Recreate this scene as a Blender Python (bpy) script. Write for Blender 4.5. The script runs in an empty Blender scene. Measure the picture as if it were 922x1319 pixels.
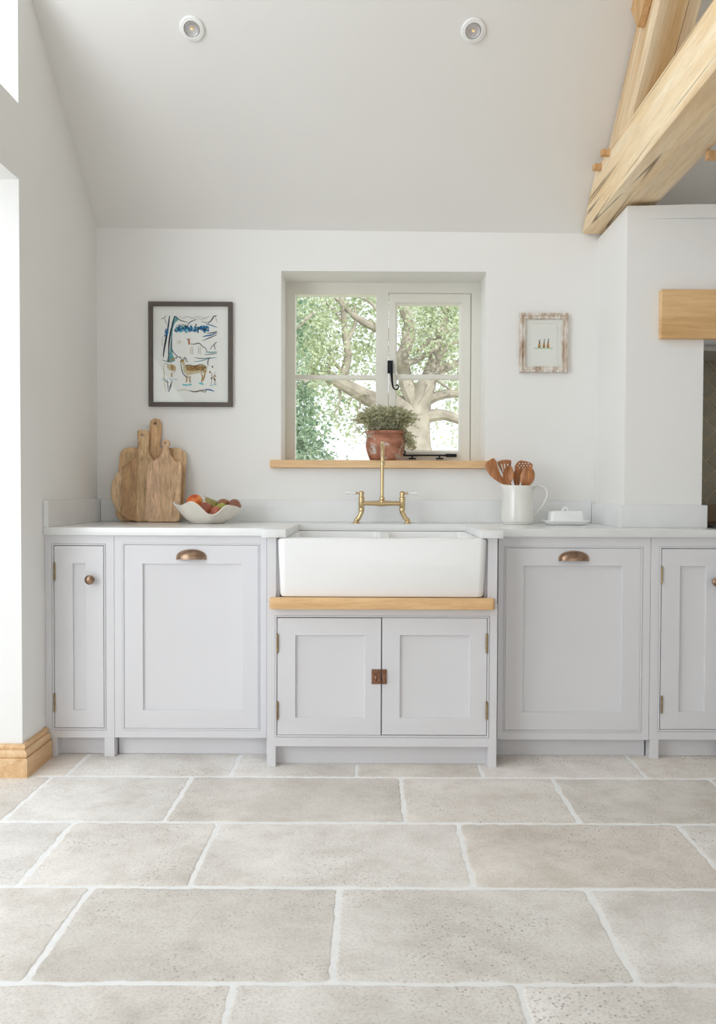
import bpy, bmesh, math, random
from mathutils import Vector, Matrix, noise
R = math.radians
random.seed(7)
scene = bpy.context.scene
C = scene.collection

# ------------------------------------------------------------------ camera
W, H, F = 922, 1319, 1105.0
CAM = Vector((0, -4.02, 1.058))
PX, PY = 480.0, 659.5
pitch, roll = math.atan(27.5 / F), R(0.22)
fw = Vector((0, math.cos(pitch), -math.sin(pitch)))
up0 = Vector((0, math.sin(pitch), math.cos(pitch)))
rt0 = Vector((1, 0, 0))
rt = rt0 * math.cos(roll) + up0 * math.sin(roll)
up = up0 * math.cos(roll) - rt0 * math.sin(roll)
cd = bpy.data.cameras.new('camera'); cam = bpy.data.objects.new('camera', cd); C.objects.link(cam)
m3 = Matrix((rt, up, -fw)).transposed()
cam.matrix_world = Matrix.Translation(CAM) @ m3.to_4x4()
cd.sensor_fit = 'VERTICAL'; cd.sensor_height = 36; cd.lens = 36 * F / H
cd.shift_x = -(PX - W / 2) / H
cd.clip_start = .05; cd.clip_end = 200
scene.camera = cam

def ray(px, py):
    return (fw + rt * ((px - PX) / F) - up * ((py - PY) / F)).normalized()
def P(px, py, Y):                      # point where the sight line meets the plane y = Y
    d = ray(px, py); return CAM + d * ((Y - CAM.y) / d.y)
def G(px, py, z=0):                    # ... meets the level z
    d = ray(px, py); return CAM + d * ((z - CAM.z) / d.z)
def rect(x0, y0, x1, y1, Y):           # -> X0, X1, Z0, Z1
    a, b = P(x0, y0, Y), P(x1, y1, Y); c, d = P(x0, y1, Y), P(x1, y0, Y)
    return ((a.x + c.x) / 2, (b.x + d.x) / 2, (c.z + b.z) / 2, (a.z + d.z) / 2)

# ------------------------------------------------------------------ materials
def new_mat(name):
    m = bpy.data.materials.new(name); m.use_nodes = True
    nt = m.node_tree; b = nt.nodes['Principled BSDF']
    return m, nt, b
def lin(c):
    return tuple(((v / 255) / 12.92 if v / 255 <= .04045 else ((v / 255 + .055) / 1.055) ** 2.4) for v in c) + (1,)
def N(nt, t, **kw):
    n = nt.nodes.new(t)
    for k, v in kw.items():
        if k in n.inputs: n.inputs[k].default_value = v
        else: setattr(n, k, v)
    return n
def ramp(nt, fac, stops, interp='LINEAR'):
    r = nt.nodes.new('ShaderNodeValToRGB'); r.color_ramp.interpolation = interp
    e = r.color_ramp.elements
    while len(e) < len(stops): e.new(.5)
    for i, (p, c) in enumerate(stops): e[i].position = p; e[i].color = c
    nt.links.new(fac, r.inputs[0]); return r.outputs[0]
def coords(nt, scale=(1, 1, 1), rot=(0, 0, 0)):
    t = nt.nodes.new('ShaderNodeTexCoord'); m0 = nt.nodes.new('ShaderNodeMapping'); m = nt.nodes.new('ShaderNodeMapping')
    m0.inputs['Rotation'].default_value = rot; m.inputs['Scale'].default_value = scale
    nt.links.new(t.outputs['Object'], m0.inputs[0]); nt.links.new(m0.outputs[0], m.inputs[0]); return m.outputs[0]
def bump(nt, b, h, strength=.1, dist=.002):
    n = N(nt, 'ShaderNodeBump', Strength=strength, Distance=dist)
    nt.links.new(h, n.inputs['Height']); nt.links.new(n.outputs[0], b.inputs['Normal'])
def mixc(nt, fac, a, b_, mode='MIX'):
    n = nt.nodes.new('ShaderNodeMix'); n.data_type = 'RGBA'; n.blend_type = mode
    for sock, v in ((n.inputs[0], fac), (n.inputs[6], a), (n.inputs[7], b_)):
        if hasattr(v, 'links'): nt.links.new(v, sock)
        else: sock.default_value = v
    return n.outputs[2]

def plain(name, c, rough=.5, metal=0, var=.03, scale=8, bmp=.0, bscale=60, spec=.5, coat=0):
    m, nt, b = new_mat(name)
    c = lin(c)
    co = coords(nt)
    nz = N(nt, 'ShaderNodeTexNoise', Scale=scale, Detail=4); nt.links.new(co, nz.inputs['Vector'])
    lo = tuple(v * (1 - var) for v in c[:3]) + (1,); hi = tuple(min(1, v * (1 + var)) for v in c[:3]) + (1,)
    nt.links.new(ramp(nt, nz.outputs[0], [(.3, lo), (.7, hi)]), b.inputs['Base Color'])
    b.inputs['Roughness'].default_value = rough; b.inputs['Metallic'].default_value = metal
    b.inputs['Specular IOR Level'].default_value = spec; b.inputs['Coat Weight'].default_value = coat
    if bmp:
        n2 = N(nt, 'ShaderNodeTexNoise', Scale=bscale, Detail=3); nt.links.new(co, n2.inputs['Vector'])
        bump(nt, b, n2.outputs[0], bmp)
    return m

def wood(name, light, dark, axis='X', scale=1.0, rough=.5, cracks=0, contrast=1.0, crackc=(92, 62, 36), rot=(0, 0, 0), stn=.45):
    """grain streaks along one object axis"""
    m, nt, b = new_mat(name)
    s = {'X': (1.2, 14, 14), 'Y': (14, 1.2, 14), 'Z': (14, 14, 1.2)}[axis]
    co = coords(nt, tuple(v * scale for v in s), rot)
    n1 = N(nt, 'ShaderNodeTexNoise', Scale=1.2, Detail=6, Roughness=.6, Distortion=.6); nt.links.new(co, n1.inputs['Vector'])
    n2 = N(nt, 'ShaderNodeTexNoise', Scale=6, Detail=5, Roughness=.7); nt.links.new(co, n2.inputs['Vector'])
    L, D = lin(light), lin(dark)
    Mid = tuple((a + c) / 2 for a, c in zip(L, D))
    k = .18 / contrast
    c1 = ramp(nt, n1.outputs[0], [(.5 - k, D), (.5, Mid), (.5 + k, L)])
    c2 = ramp(nt, n2.outputs[0], [(.3, (.78, .74, .68, 1)), (.55, (1, 1, 1, 1))])
    col = mixc(nt, .7, c1, c2, 'MULTIPLY')
    if cracks:
        k3 = {'X': (.2, 9, 9), 'Y': (9, .2, 9), 'Z': (9, 9, .2)}[axis]
        cc = coords(nt, k3, rot)
        n3 = N(nt, 'ShaderNodeTexNoise', Scale=1.0, Detail=1.5, Roughness=.4); nt.links.new(cc, n3.inputs['Vector'])
        f = ramp(nt, n3.outputs[0], [(.488, (0, 0, 0, 1)), (.498, (1, 1, 1, 1)), (.502, (1, 1, 1, 1)), (.512, (0, 0, 0, 1))])
        n4 = N(nt, 'ShaderNodeTexNoise', Scale=2.6, Detail=1); nt.links.new(coords(nt), n4.inputs['Vector'])
        g = ramp(nt, n4.outputs[0], [(.42, (0, 0, 0, 1)), (.54, (1, 1, 1, 1))])
        n5 = N(nt, 'ShaderNodeTexNoise', Scale=.6, Detail=3); nt.links.new(coords(nt, tuple(v * 1.2 for v in k3), rot), n5.inputs['Vector'])
        stain = ramp(nt, n5.outputs[0], [(.53, (0, 0, 0, 1)), (.70, (stn, stn, stn, 1))])
        col = mixc(nt, stain, col, lin((170, 120, 68)))
        col = mixc(nt, mixc(nt, 1.0, f, g, 'MULTIPLY'), col, mixc(nt, cracks, col, lin(crackc)))
    nt.links.new(col, b.inputs['Base Color']); b.inputs['Roughness'].default_value = rough
    bump(nt, b, n2.outputs[0], .12, .002)
    return m

M = {}
M['wall'] = plain('white_plaster', (236, 235, 233), .9, var=.012, scale=2.5, bmp=.04, bscale=35, spec=.2)
M['ceil'] = plain('ceiling_plaster', (232, 230, 227), .9, var=.012, scale=2, bmp=.04, bscale=30, spec=.2)
M['cab'] = plain('pale_grey_paint', (220, 219, 222), .42, var=.012, scale=3, bmp=.02, bscale=120, spec=.4)
M['dark'] = plain('dark_void', (40, 38, 36), .9, spec=.1)
M['quartz'] = plain('white_quartz', (231, 232, 232), .22, var=.03, scale=9)
M['ceramic'] = plain('white_glazed_ceramic', (243, 243, 243), .14, var=.004)
M['stoneware'] = plain('pale_celadon_glaze', (228, 227, 221), .16, var=.015, scale=20, coat=.3)
M['porcelain'] = plain('white_porcelain', (240, 241, 241), .12, var=.004)
M['bisque'] = plain('cream_bisque', (232, 226, 216), .75, var=.03, scale=18, bmp=.15, bscale=90)
M['sash'] = plain('cream_window_paint', (229, 227, 218), .45, var=.01)
M['brass'] = plain('aged_brass', (208, 184, 142), .2, metal=1, var=.04, scale=30)
M['bronze'] = plain('antique_bronze', (152, 126, 106), .32, metal=1, var=.3, scale=45)
M['copper'] = plain('rubbed_copper', (150, 112, 92), .38, metal=1, var=.35, scale=80)
M['hinge'] = plain('dull_brass', (160, 140, 104), .35, metal=1, var=.25, scale=90)
M['iron'] = plain('black_iron', (28, 30, 34), .45, metal=.6, var=.2, scale=40)
M['black'] = plain('black_enamel', (18, 18, 19), .2, var=.1)
M['steel'] = plain('grey_metal', (190, 185, 178), .45, metal=.2, var=.05)
M['rangeback'] = plain('bronze_brown_metal', (128, 108, 84), .5, metal=.3, var=.1)
M['oak'] = wood('oak', (238, 200, 150), (220, 176, 124), 'X', 1.6, .45)
M['oak_sill'] = wood('oak_sill', (238, 202, 156), (222, 180, 132), 'X', 1.2, .4)
M['oak_skirt'] = wood('oak_skirting', (236, 204, 162), (210, 166, 118), 'Y', 1.3, .42)
M['oak_mantel'] = wood('oak_mantel', (232, 194, 144), (206, 162, 108), 'X', .8, .5, contrast=1.4)
M['beam'] = wood('green_oak_beam', (253, 236, 206), (238, 206, 158), 'Y', .8, .65, cracks=.8)
M['rafter'] = wood('green_oak_rafter', (250, 234, 206), (214, 176, 126), 'Z', .8, .65, cracks=.85, stn=.8, rot=(R(-50), 0, 0))
M['peg'] = wood('oak_peg', (226, 186, 138), (192, 148, 100), 'Z', 2, .6)
M['spoon'] = wood('acacia', (206, 142, 90), (142, 86, 48), 'Z', 3.2, .35, contrast=1.2)
M['white'] = plain('white_plastic', (235, 235, 233), .35)
M['chrome'] = plain('downlight_reflector', (205, 203, 205), .3, metal=.8)
M['frame_dark'] = plain('taupe_frame', (84, 75, 67), .5, var=.06)
M['paper'] = plain('paper', (241, 240, 237), .85, var=.01, spec=.1)
M['mount'] = plain('mount_board', (240, 238, 233), .85, var=.01, spec=.1)
M['soil'] = plain('soil', (70, 56, 42), .95, var=.3, scale=80)

def strip_wood(name, strips, axis='Z', scale=1.6):
    """glued board: lengthwise strips of differing tone (constant ramp across X), streaky grain"""
    m, nt, b = new_mat(name)
    t = nt.nodes.new('ShaderNodeTexCoord'); sp = nt.nodes.new('ShaderNodeSeparateXYZ')
    nt.links.new(t.outputs['Object'], sp.inputs[0])
    mr = N(nt, 'ShaderNodeMapRange'); mr.inputs[1].default_value = -.16; mr.inputs[2].default_value = .16
    nt.links.new(sp.outputs[0], mr.inputs[0])
    base = ramp(nt, mr.outputs[0], [(p, lin(c)) for p, c in strips], 'CONSTANT')
    co = coords(nt, (60 * scale, 60 * scale, 5 * scale))
    n1 = N(nt, 'ShaderNodeTexNoise', Scale=1.0, Detail=6, Roughness=.65, Distortion=1.2); nt.links.new(co, n1.inputs['Vector'])
    c2 = ramp(nt, n1.outputs[0], [(.32, (.52, .46, .40, 1)), (.5, (.92, .9, .88, 1)), (.68, (1.12, 1.1, 1.08, 1))])
    n3 = N(nt, 'ShaderNodeTexNoise', Scale=9, Detail=3); nt.links.new(coords(nt), n3.inputs['Vector'])
    c3 = ramp(nt, n3.outputs[0], [(.35, (.88, .83, .80, 1)), (.6, (1.10, 1.06, 1.03, 1))])
    col = mixc(nt, .9, mixc(nt, 1.0, base, c2, 'MULTIPLY'), c3, 'MULTIPLY')
    nt.links.new(col, b.inputs['Base Color']); b.inputs['Roughness'].default_value = .55
    bump(nt, b, n1.outputs[0], .15, .002)
    return m
M['board_back'] = strip_wood('mango_back', [(0, (222, 190, 148)), (.3, (216, 180, 138)), (.62, (206, 170, 130)), (.8, (222, 192, 150))])
M['board_round'] = strip_wood('mango_round', [(0, (224, 198, 162)), (.2, (194, 158, 118)), (.43, (218, 188, 148)), (.7, (202, 168, 130))])
M['board_front'] = strip_wood('mango_front', [(0, (224, 192, 160)), (.45, (216, 184, 148)), (.7, (226, 196, 158))])

def weathered(name):
    m, nt, b = new_mat(name)
    co = coords(nt, (26, 26, 7))
    n1 = N(nt, 'ShaderNodeTexNoise', Scale=1.6, Detail=6, Roughness=.7); nt.links.new(co, n1.inputs['Vector'])
    nt.links.new(ramp(nt, n1.outputs[0], [(.35, lin((165, 134, 110))), (.5, lin((206, 192, 178))), (.62, lin((232, 228, 222)))]), b.inputs['Base Color'])
    b.inputs['Roughness'].default_value = .75; bump(nt, b, n1.outputs[0], .2, .002)
    return m
M['weathered'] = weathered('limed_wood')

def terracotta():
    m, nt, b = new_mat('worn_terracotta')
    co = coords(nt)
    n1 = N(nt, 'ShaderNodeTexNoise', Scale=22, Detail=6, Roughness=.65); nt.links.new(co, n1.inputs['Vector'])
    n2 = N(nt, 'ShaderNodeTexNoise', Scale=14, Detail=4); nt.links.new(coords(nt, (1, 1, 1.6)), n2.inputs['Vector'])
    base = ramp(nt, n2.outputs[0], [(.35, lin((142, 92, 70))), (.65, lin((190, 132, 106)))])
    f = ramp(nt, n1.outputs[0], [(.56, (0, 0, 0, 1)), (.64, (1, 1, 1, 1))])
    nt.links.new(mixc(nt, f, base, lin((196, 190, 182))), b.inputs['Base Color'])
    b.inputs['Roughness'].default_value = .85; bump(nt, b, n1.outputs[0], .3, .002)
    return m
M['terracotta'] = terracotta()

def leafmat(name, cols, trans=.35):
    m, nt, b = new_mat(name)
    g = nt.nodes.new('ShaderNodeNewGeometry')
    col = ramp(nt, g.outputs['Random Per Island'], [(i / max(1, len(cols) - 1), lin(c)) for i, c in enumerate(cols)])
    nt.links.new(col, b.inputs['Base Color']); b.inputs['Roughness'].default_value = .5
    b.inputs['Specular IOR Level'].default_value = .3
    tr = nt.nodes.new('ShaderNodeBsdfTranslucent'); nt.links.new(col, tr.inputs[0])
    mx = N(nt, 'ShaderNodeMixShader'); mx.inputs[0].default_value = trans
    nt.links.new(b.outputs[0], mx.inputs[1]); nt.links.new(tr.outputs[0], mx.inputs[2])
    nt.links.new(mx.outputs[0], nt.nodes['Material Output'].inputs[0])
    return m
M['leaf_pale'] = leafmat('pale_green_leaves', [(188, 198, 160), (218, 225, 198), (160, 176, 134), (232, 236, 220)], .5)
M['leaf_deep'] = leafmat('mid_green_leaves', [(136, 160, 132), (170, 190, 160), (110, 140, 112), (200, 212, 188)], .45)
M['thyme'] = leafmat('grey_green_herb', [(188, 190, 148), (216, 214, 182), (160, 166, 124), (232, 230, 210), (220, 210, 192)], .5)
M['bark'] = plain('grey_bark', (160, 152, 140), .9, var=.3, scale=5, bmp=.5, bscale=14, spec=.1)
M['grass'] = plain('pale_bounce_field', (214, 214, 190), .9, var=.15, scale=3, spec=.1)  # unseen ground, paled to bounce light up into the window reveal

def glass(name):
    m, nt, b = new_mat(name); nt.nodes.remove(b)
    tr = nt.nodes.new('ShaderNodeBsdfTransparent'); gl = N(nt, 'ShaderNodeBsdfGlossy', Roughness=.0)
    nz = N(nt, 'ShaderNodeTexNoise', Scale=1.5); nt.links.new(coords(nt), nz.inputs['Vector'])
    tr_c = ramp(nt, nz.outputs[0], [(.3, (.982, .99, .986, 1)), (.7, (.99, .994, .992, 1))])
    nt.links.new(tr_c, tr.inputs[0])
    fr0 = N(nt, 'ShaderNodeFresnel', IOR=1.45); ge = nt.nodes.new('ShaderNodeNewGeometry')
    inv = nt.nodes.new('ShaderNodeMath'); inv.operation = 'SUBTRACT'; inv.inputs[0].default_value = 1; nt.links.new(ge.outputs['Backfacing'], inv.inputs[1])
    fr = nt.nodes.new('ShaderNodeMath'); fr.operation = 'MULTIPLY'; nt.links.new(fr0.outputs[0], fr.inputs[0]); nt.links.new(inv.outputs[0], fr.inputs[1]); mx = nt.nodes.new('ShaderNodeMixShader')
    nt.links.new(fr.outputs[0], mx.inputs[0]); nt.links.new(tr.outputs[0], mx.inputs[1]); nt.links.new(gl.outputs[0], mx.inputs[2])
    nt.links.new(mx.outputs[0], nt.nodes['Material Output'].inputs[0])
    return m
M['glass'] = glass('clear_glass')

def stone():
    m, nt, b = new_mat('tumbled_limestone')
    g = nt.nodes.new('ShaderNodeNewGeometry'); co = coords(nt)
    base = ramp(nt, g.outputs['Random Per Island'], [(0, lin((230, 226, 221))), (.35, lin((240, 237, 234))), (.7, lin((232, 225, 217))), (1, lin((224, 219, 213)))])
    n1 = N(nt, 'ShaderNodeTexNoise', Scale=2.6, Detail=6, Roughness=.6, Distortion=.4); nt.links.new(co, n1.inputs['Vector'])
    c1 = ramp(nt, n1.outputs[0], [(.3, (.84, .82, .80, 1)), (.5, (.98, .975, .965, 1)), (.70, (1.10, 1.10, 1.10, 1))])
    n2 = N(nt, 'ShaderNodeTexNoise', Scale=130, Detail=5, Roughness=.75); nt.links.new(co, n2.inputs['Vector'])
    c2 = ramp(nt, n2.outputs[0], [(.30, (.74, .72, .70, 1)), (.48, (1, 1, 1, 1)), (.7, (1.08, 1.08, 1.08, 1))])
    n6 = N(nt, 'ShaderNodeTexNoise', Scale=9, Detail=7, Roughness=.7); nt.links.new(co, n6.inputs['Vector'])
    c6 = ramp(nt, n6.outputs[0], [(.34, (.88, .86, .84, 1)), (.52, (1, 1, 1, 1)), (.7, (1.06, 1.06, 1.06, 1))])
    v = N(nt, 'ShaderNodeTexVoronoi', Scale=105, Randomness=1.0); nt.links.new(co, v.inputs['Vector'])
    pit = ramp(nt, v.outputs['Distance'], [(.2, (1, 1, 1, 1)), (.4, (0, 0, 0, 1))])
    n3 = N(nt, 'ShaderNodeTexNoise', Scale=1.9, Detail=4, Roughness=.6); nt.links.new(co, n3.inputs['Vector'])
    msk = ramp(nt, n3.outputs[0], [(.46, (.05, .05, .05, 1)), (.60, (.9, .9, .9, 1))])
    nk = N(nt, 'ShaderNodeTexNoise', Scale=38, Detail=2); nt.links.new(co, nk.inputs['Vector'])
    msk = mixc(nt, 1.0, msk, ramp(nt, nk.outputs[0], [(.38, (0, 0, 0, 1)), (.55, (1, 1, 1, 1))]), 'MULTIPLY')
    col = mixc(nt, 1.0, mixc(nt, 1.0, mixc(nt, 1.0, base, c1, 'MULTIPLY'), c2, 'MULTIPLY'), c6, 'MULTIPLY')
    pm = mixc(nt, 1.0, pit, msk, 'MULTIPLY')
    vc = ramp(nt, v.outputs['Color'], [(.2, lin((150, 140, 130))), (.5, lin((186, 178, 170))), (.85, lin((222, 217, 211)))])
    nt.links.new(mixc(nt, pm, col, vc), b.inputs['Base Color'])
    b.inputs['Roughness'].default_value = .62; b.inputs['Specular IOR Level'].default_value = .35
    mh = nt.nodes.new('ShaderNodeMath'); mh.operation = 'SUBTRACT'
    nt.links.new(n2.outputs[0], mh.inputs[0]); nt.links.new(pm, mh.inputs[1])
    bump(nt, b, mh.outputs[0], .18, .002)
    return m
M['stone'] = stone()
M['grout'] = plain('pale_grout', (246, 246, 245), .95, var=.03, scale=40, bmp=.2, bscale=150, spec=.1)

# ------------------------------------------------------------------ mesh builder
ORIG = {}
class MB:
    def __init__(s): s.bm = bmesh.new(); s.mi = 0
    def face(s, vs):
        try:
            f = s.bm.faces.new(vs); f.material_index = s.mi; return f
        except ValueError: return None
    def add(s, other):
        mp = [s.bm.verts.new(v.co) for v in other.verts]
        other.verts.index_update()
        for f in other.faces: s.face([mp[v.index] for v in f.verts])
        other.free(); return s
    def poly(s, pts): return s.face([s.bm.verts.new(p) for p in pts])
    def box(s, x0, x1, y0, y1, z0, z1, bev=0, seg=1, tf=None):
        b = bmesh.new(); bmesh.ops.create_cube(b, size=1)
        for v in b.verts:
            v.co = Vector(((x0 + x1) / 2 + v.co.x * (x1 - x0), (y0 + y1) / 2 + v.co.y * (y1 - y0), (z0 + z1) / 2 + v.co.z * (z1 - z0)))
        if bev: bmesh.ops.bevel(b, geom=b.edges[:], offset=bev, segments=seg, affect='EDGES', profile=.5)
        if tf:
            for v in b.verts: v.co = tf @ v.co
        return s.add(b)
    def prism(s, pts, d, bev=0, seg=1):          # planar 3-D polygon extruded by vector d
        b = bmesh.new(); d = Vector(d)
        a = [b.verts.new(p) for p in pts]; c = [b.verts.new(Vector(p) + d) for p in pts]; n = len(pts)
        b.faces.new(a[::-1]); b.faces.new(c)
        for i in range(n): b.faces.new((a[i], a[(i + 1) % n], c[(i + 1) % n], c[i]))
        bmesh.ops.recalc_face_normals(b, faces=b.faces[:])
        if bev: bmesh.ops.bevel(b, geom=b.edges[:], offset=bev, segments=seg, affect='EDGES', profile=.5)
        return s.add(b)
    def loft(s, loops, close0=True, close1=True, wrap=False):
        L = [[s.bm.verts.new(p) for p in lp] for lp in loops]; n = len(L[0])
        pairs = list(zip(L, L[1:])) + ([(L[-1], L[0])] if wrap else [])
        for a, c in pairs:
            for i in range(n): s.face((a[i], a[(i + 1) % n], c[(i + 1) % n], c[i]))
        if close0 and not wrap: s.face(L[0][::-1])
        if close1 and not wrap: s.face(L[-1])
        return L
    def rings(s, rects, close_last=True, close_first=False):    # concentric frontal rectangles (x0,x1,z0,z1,y)
        return s.loft([[(a, y, c), (b, y, c), (b, y, d), (a, y, d)] for a, b, c, d, y in rects], close_first, close_last)
    def tube(s, pts, rad, seg=12, cap=True):
        pts = [Vector(p) for p in pts]; n = len(pts)
        if not isinstance(rad, (list, tuple)): rad = [rad] * n
        loops = []; ref = None
        for i, p in enumerate(pts):
            t = (pts[min(i + 1, n - 1)] - pts[max(i - 1, 0)]).normalized()
            if ref is None: ref = Vector((1, 0, 0)) if abs(t.x) < .8 else Vector((0, 0, 1))
            u = (ref - t * ref.dot(t)).normalized(); w = t.cross(u); ref = u
            loops.append([p + (u * math.cos(2 * math.pi * k / seg) + w * math.sin(2 * math.pi * k / seg)) * rad[i] for k in range(seg)])
        s.loft(loops, cap, cap); return s
    def lathe(s, prof, c=(0, 0, 0), seg=32, tf=None, fn=None):   # profile (r, z)
        loops = []
        for r, z in prof:
            lp = []
            for k in range(seg):
                a = 2 * math.pi * k / seg
                p = Vector((r * math.cos(a), r * math.sin(a), z))
                if fn: p = fn(p, a)
                if tf: p = tf @ p
                lp.append(p + Vector(c))
            loops.append(lp)
        s.loft(loops); return s
    def ball(s, c, r, seg=16, tf=None):
        if not isinstance(r, (list, tuple)): r = (r, r, r)
        b = bmesh.new(); bmesh.ops.create_uvsphere(b, u_segments=seg, v_segments=max(6, seg // 2), radius=1)
        for v in b.verts:
            q = Vector((v.co.x * r[0], v.co.y * r[1], v.co.z * r[2]))
            if tf: q = tf @ q
            v.co = q + Vector(c)
        return s.add(b)
    def plate(s, outline, holes, t, tf, cham=.002):
        """2-D outline (u,v) with holes, thickness t, chamfered; tf maps (u, depth, v)"""
        def off(lp, d):
            n = len(lp); out = []
            ar = sum(lp[i][0] * lp[(i + 1) % n][1] - lp[(i + 1) % n][0] * lp[i][1] for i in range(n))
            sg = 1 if ar > 0 else -1
            for i in range(n):
                a, b, c = Vector(lp[i - 1]), Vector(lp[i]), Vector(lp[(i + 1) % n])
                e = ((b - a).normalized() + (c - b).normalized())
                if e.length < 1e-6: e = (c - b)
                e.normalize(); nn = Vector((-e.y, e.x)) * sg
                out.append(b + nn * d)
            return out
        b = bmesh.new()
        ends = [[], []]
        for k, lp in enumerate([outline] + list(holes)):
            d = cham if k == 0 else -cham
            L = []
            for (dd, y) in ((d, 0), (0, cham), (0, t - cham), (d, t)):
                L.append([b.verts.new(tf @ Vector((q[0], y, q[1]))) for q in off(lp, dd)])
            n = len(lp)
            for p, q in zip(L, L[1:]):
                for i in range(n): b.faces.new((p[i], p[(i + 1) % n], q[(i + 1) % n], q[i]))
            for e, lpv in ((0, L[0]), (1, L[-1])):
                for i in range(n): ends[e].append(b.edges.get((lpv[i], lpv[(i + 1) % n])))
        for e in ends: bmesh.ops.triangle_fill(b, use_beauty=True, use_dissolve=False, edges=e)
        bmesh.ops.recalc_face_normals(b, faces=b.faces[:])
        return s.add(b)
    def build(s, name, mats, parent=None, origin=None, smooth=30, recalc=True, loc=None):
        if recalc: bmesh.ops.recalc_face_normals(s.bm, faces=s.bm.faces[:])
        if parent is not None: o0 = ORIG[parent]
        elif origin is not None: o0 = Vector(origin)
        else:
            cs = [v.co for v in s.bm.verts]
            o0 = Vector(((min(c.x for c in cs) + max(c.x for c in cs)) / 2, (min(c.y for c in cs) + max(c.y for c in cs)) / 2, min(c.z for c in cs)))
        for v in s.bm.verts: v.co -= o0
        me = bpy.data.meshes.new(name); s.bm.to_mesh(me); s.bm.free()
        for mm in (mats if isinstance(mats, (list, tuple)) else [mats]): me.materials.append(mm)
        if smooth:
            me.polygons.foreach_set('use_smooth', [True] * len(me.polygons)); me.set_sharp_from_angle(angle=R(smooth))
        o = bpy.data.objects.new(name, me); C.objects.link(o)
        if parent is not None: o.parent = parent
        else: o.location = o0
        ORIG[o] = o0
        return o
def root(name, loc):
    o = bpy.data.objects.new(name, None); C.objects.link(o); o.location = loc; o.empty_display_size = .1
    ORIG[o] = Vector(loc); return o
def tag(o, label, cat, group=None):
    o['label'] = label; o['category'] = cat
    if group: o['group'] = group
    return o
def struct(o): o['kind'] = 'structure'; return o
def rrect(x0, x1, y0, y1, r, n=5):
    pts = []
    for cx, cy, a0 in ((x1 - r, y1 - r, 0), (x0 + r, y1 - r, 90), (x0 + r, y0 + r, 180), (x1 - r, y0 + r, 270)):
        for k in range(n + 1):
            a = R(a0 + 90 * k / n); pts.append((cx + r * math.cos(a), cy + r * math.sin(a)))
    return pts
def smooth_path(pts, n=6, closed=False):
    pts = [Vector(p) for p in pts]; out = []; m = len(pts)
    rng = range(m if closed else m - 1)
    for i in rng:
        if closed: p0, p1, p2, p3 = pts[i - 1], pts[i], pts[(i + 1) % m], pts[(i + 2) % m]
        else: p0, p1, p2, p3 = pts[max(i - 1, 0)], pts[i], pts[i + 1], pts[min(i + 2, m - 1)]
        for k in range(n):
            t = k / n
            out.append(.5 * ((2 * p1) + (p2 - p0) * t + (2 * p0 - 5 * p1 + 4 * p2 - p3) * t * t + (3 * p1 - p0 - 3 * p2 + p3) * t ** 3))
    if not closed: out.append(pts[-1])
    return out

# ------------------------------------------------------------------ room shell
WL = -1.29                         # left wall face
YP = -.86 * .7 + .3 * (G(34, 1006.5).y + .028)     # end of the left wall: reveal of the garden doors
zl, zr = P(127, 293.5, 0), P(765, 301, 0)
SL = .84
def ceil_z(x, y): return zl.z + (zr.z - zl.z) * (x - zl.x) / (zr.x - zl.x) - SL * y

# window opening in the back wall
wx0, wx1, wz0, wz1 = P(362, 470, 0).x, P(625.5, 470, 0).x, 1.162, P(494, 349.5, 0).z
XR = 3.0
mb = MB()
def wpan(x0, x1, z0, z1, ts=False):
    t0 = z1 if not ts else ceil_z(x0, 0) + .02; t1 = z1 if not ts else ceil_z(x1, 0) + .02
    mb.prism([(x0, 0, z0), (x1, 0, z0), (x1, 0, t1), (x0, 0, t0)], (0, .32, 0))
wpan(WL - .35, wx0, 0, 0, True); wpan(wx1, XR, 0, 0, True); wpan(wx0, wx1, 0, wz0); wpan(wx0, wx1, wz1, 0, True)
struct(mb.build('wall_back', M['wall'], origin=(0, 0, 0)))

# left wall: pier by the cabinets, band between the two openings, far end
mb = MB()
zh0, zh1 = P(22, 231, YP).z, P(22, 133, YP).z
def lpan(y0, y1, z0, z1=None):
    a = z1 if z1 is not None else ceil_z(WL, y0) + .02; b = z1 if z1 is not None else ceil_z(WL, y1) + .02
    mb.prism([(WL, y0, z0), (WL, y1, z0), (WL, y1, b), (WL, y0, a)], (-.34, 0, 0))
lpan(YP, 0, 0); lpan(-3.4, YP, zh0, zh1); lpan(-6.6, -3.4, 0, 5.2)
struct(mb.build('wall_left', M['wall'], origin=(WL, 0, 0)))
mb = MB()
yr = -3.0
mb.prism([(WL - .35, .05, ceil_z(WL - .35, .05)), (XR, .05, ceil_z(XR, .05)), (XR, yr, ceil_z(XR, yr)), (WL - .35, yr, ceil_z(WL - .35, yr))], (0, 0, .12))
zt = ceil_z(0, yr)
mb.prism([(WL - .35, yr, zt), (XR, yr, zt), (XR, -6.6, zt - SL * 3.6), (WL - .35, -6.6, zt - SL * 3.6)], (0, 0, .12))
struct(mb.build('ceiling', M['ceil'], origin=(0, 0, 0), smooth=0))
mb = MB(); mb.prism([(XR, 0, 0), (XR, -6.6, 0), (XR, -6.6, 2.2), (XR, -3, 4.8), (XR, 0, 2.3)], (.2, 0, 0))
struct(mb.build('wall_right', M['wall'], origin=(XR, 0, 0)))

mb = MB()
mb.prism([(WL - .35, -6.6, 0), (XR + .2, -6.6, 0), (XR + .2, -6.6, 5), (WL - .35, -6.6, 5)], (0, -.3, 0))
struct(mb.build('wall_rear', M['wall'], origin=(0, -6.6, 0)))

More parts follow.
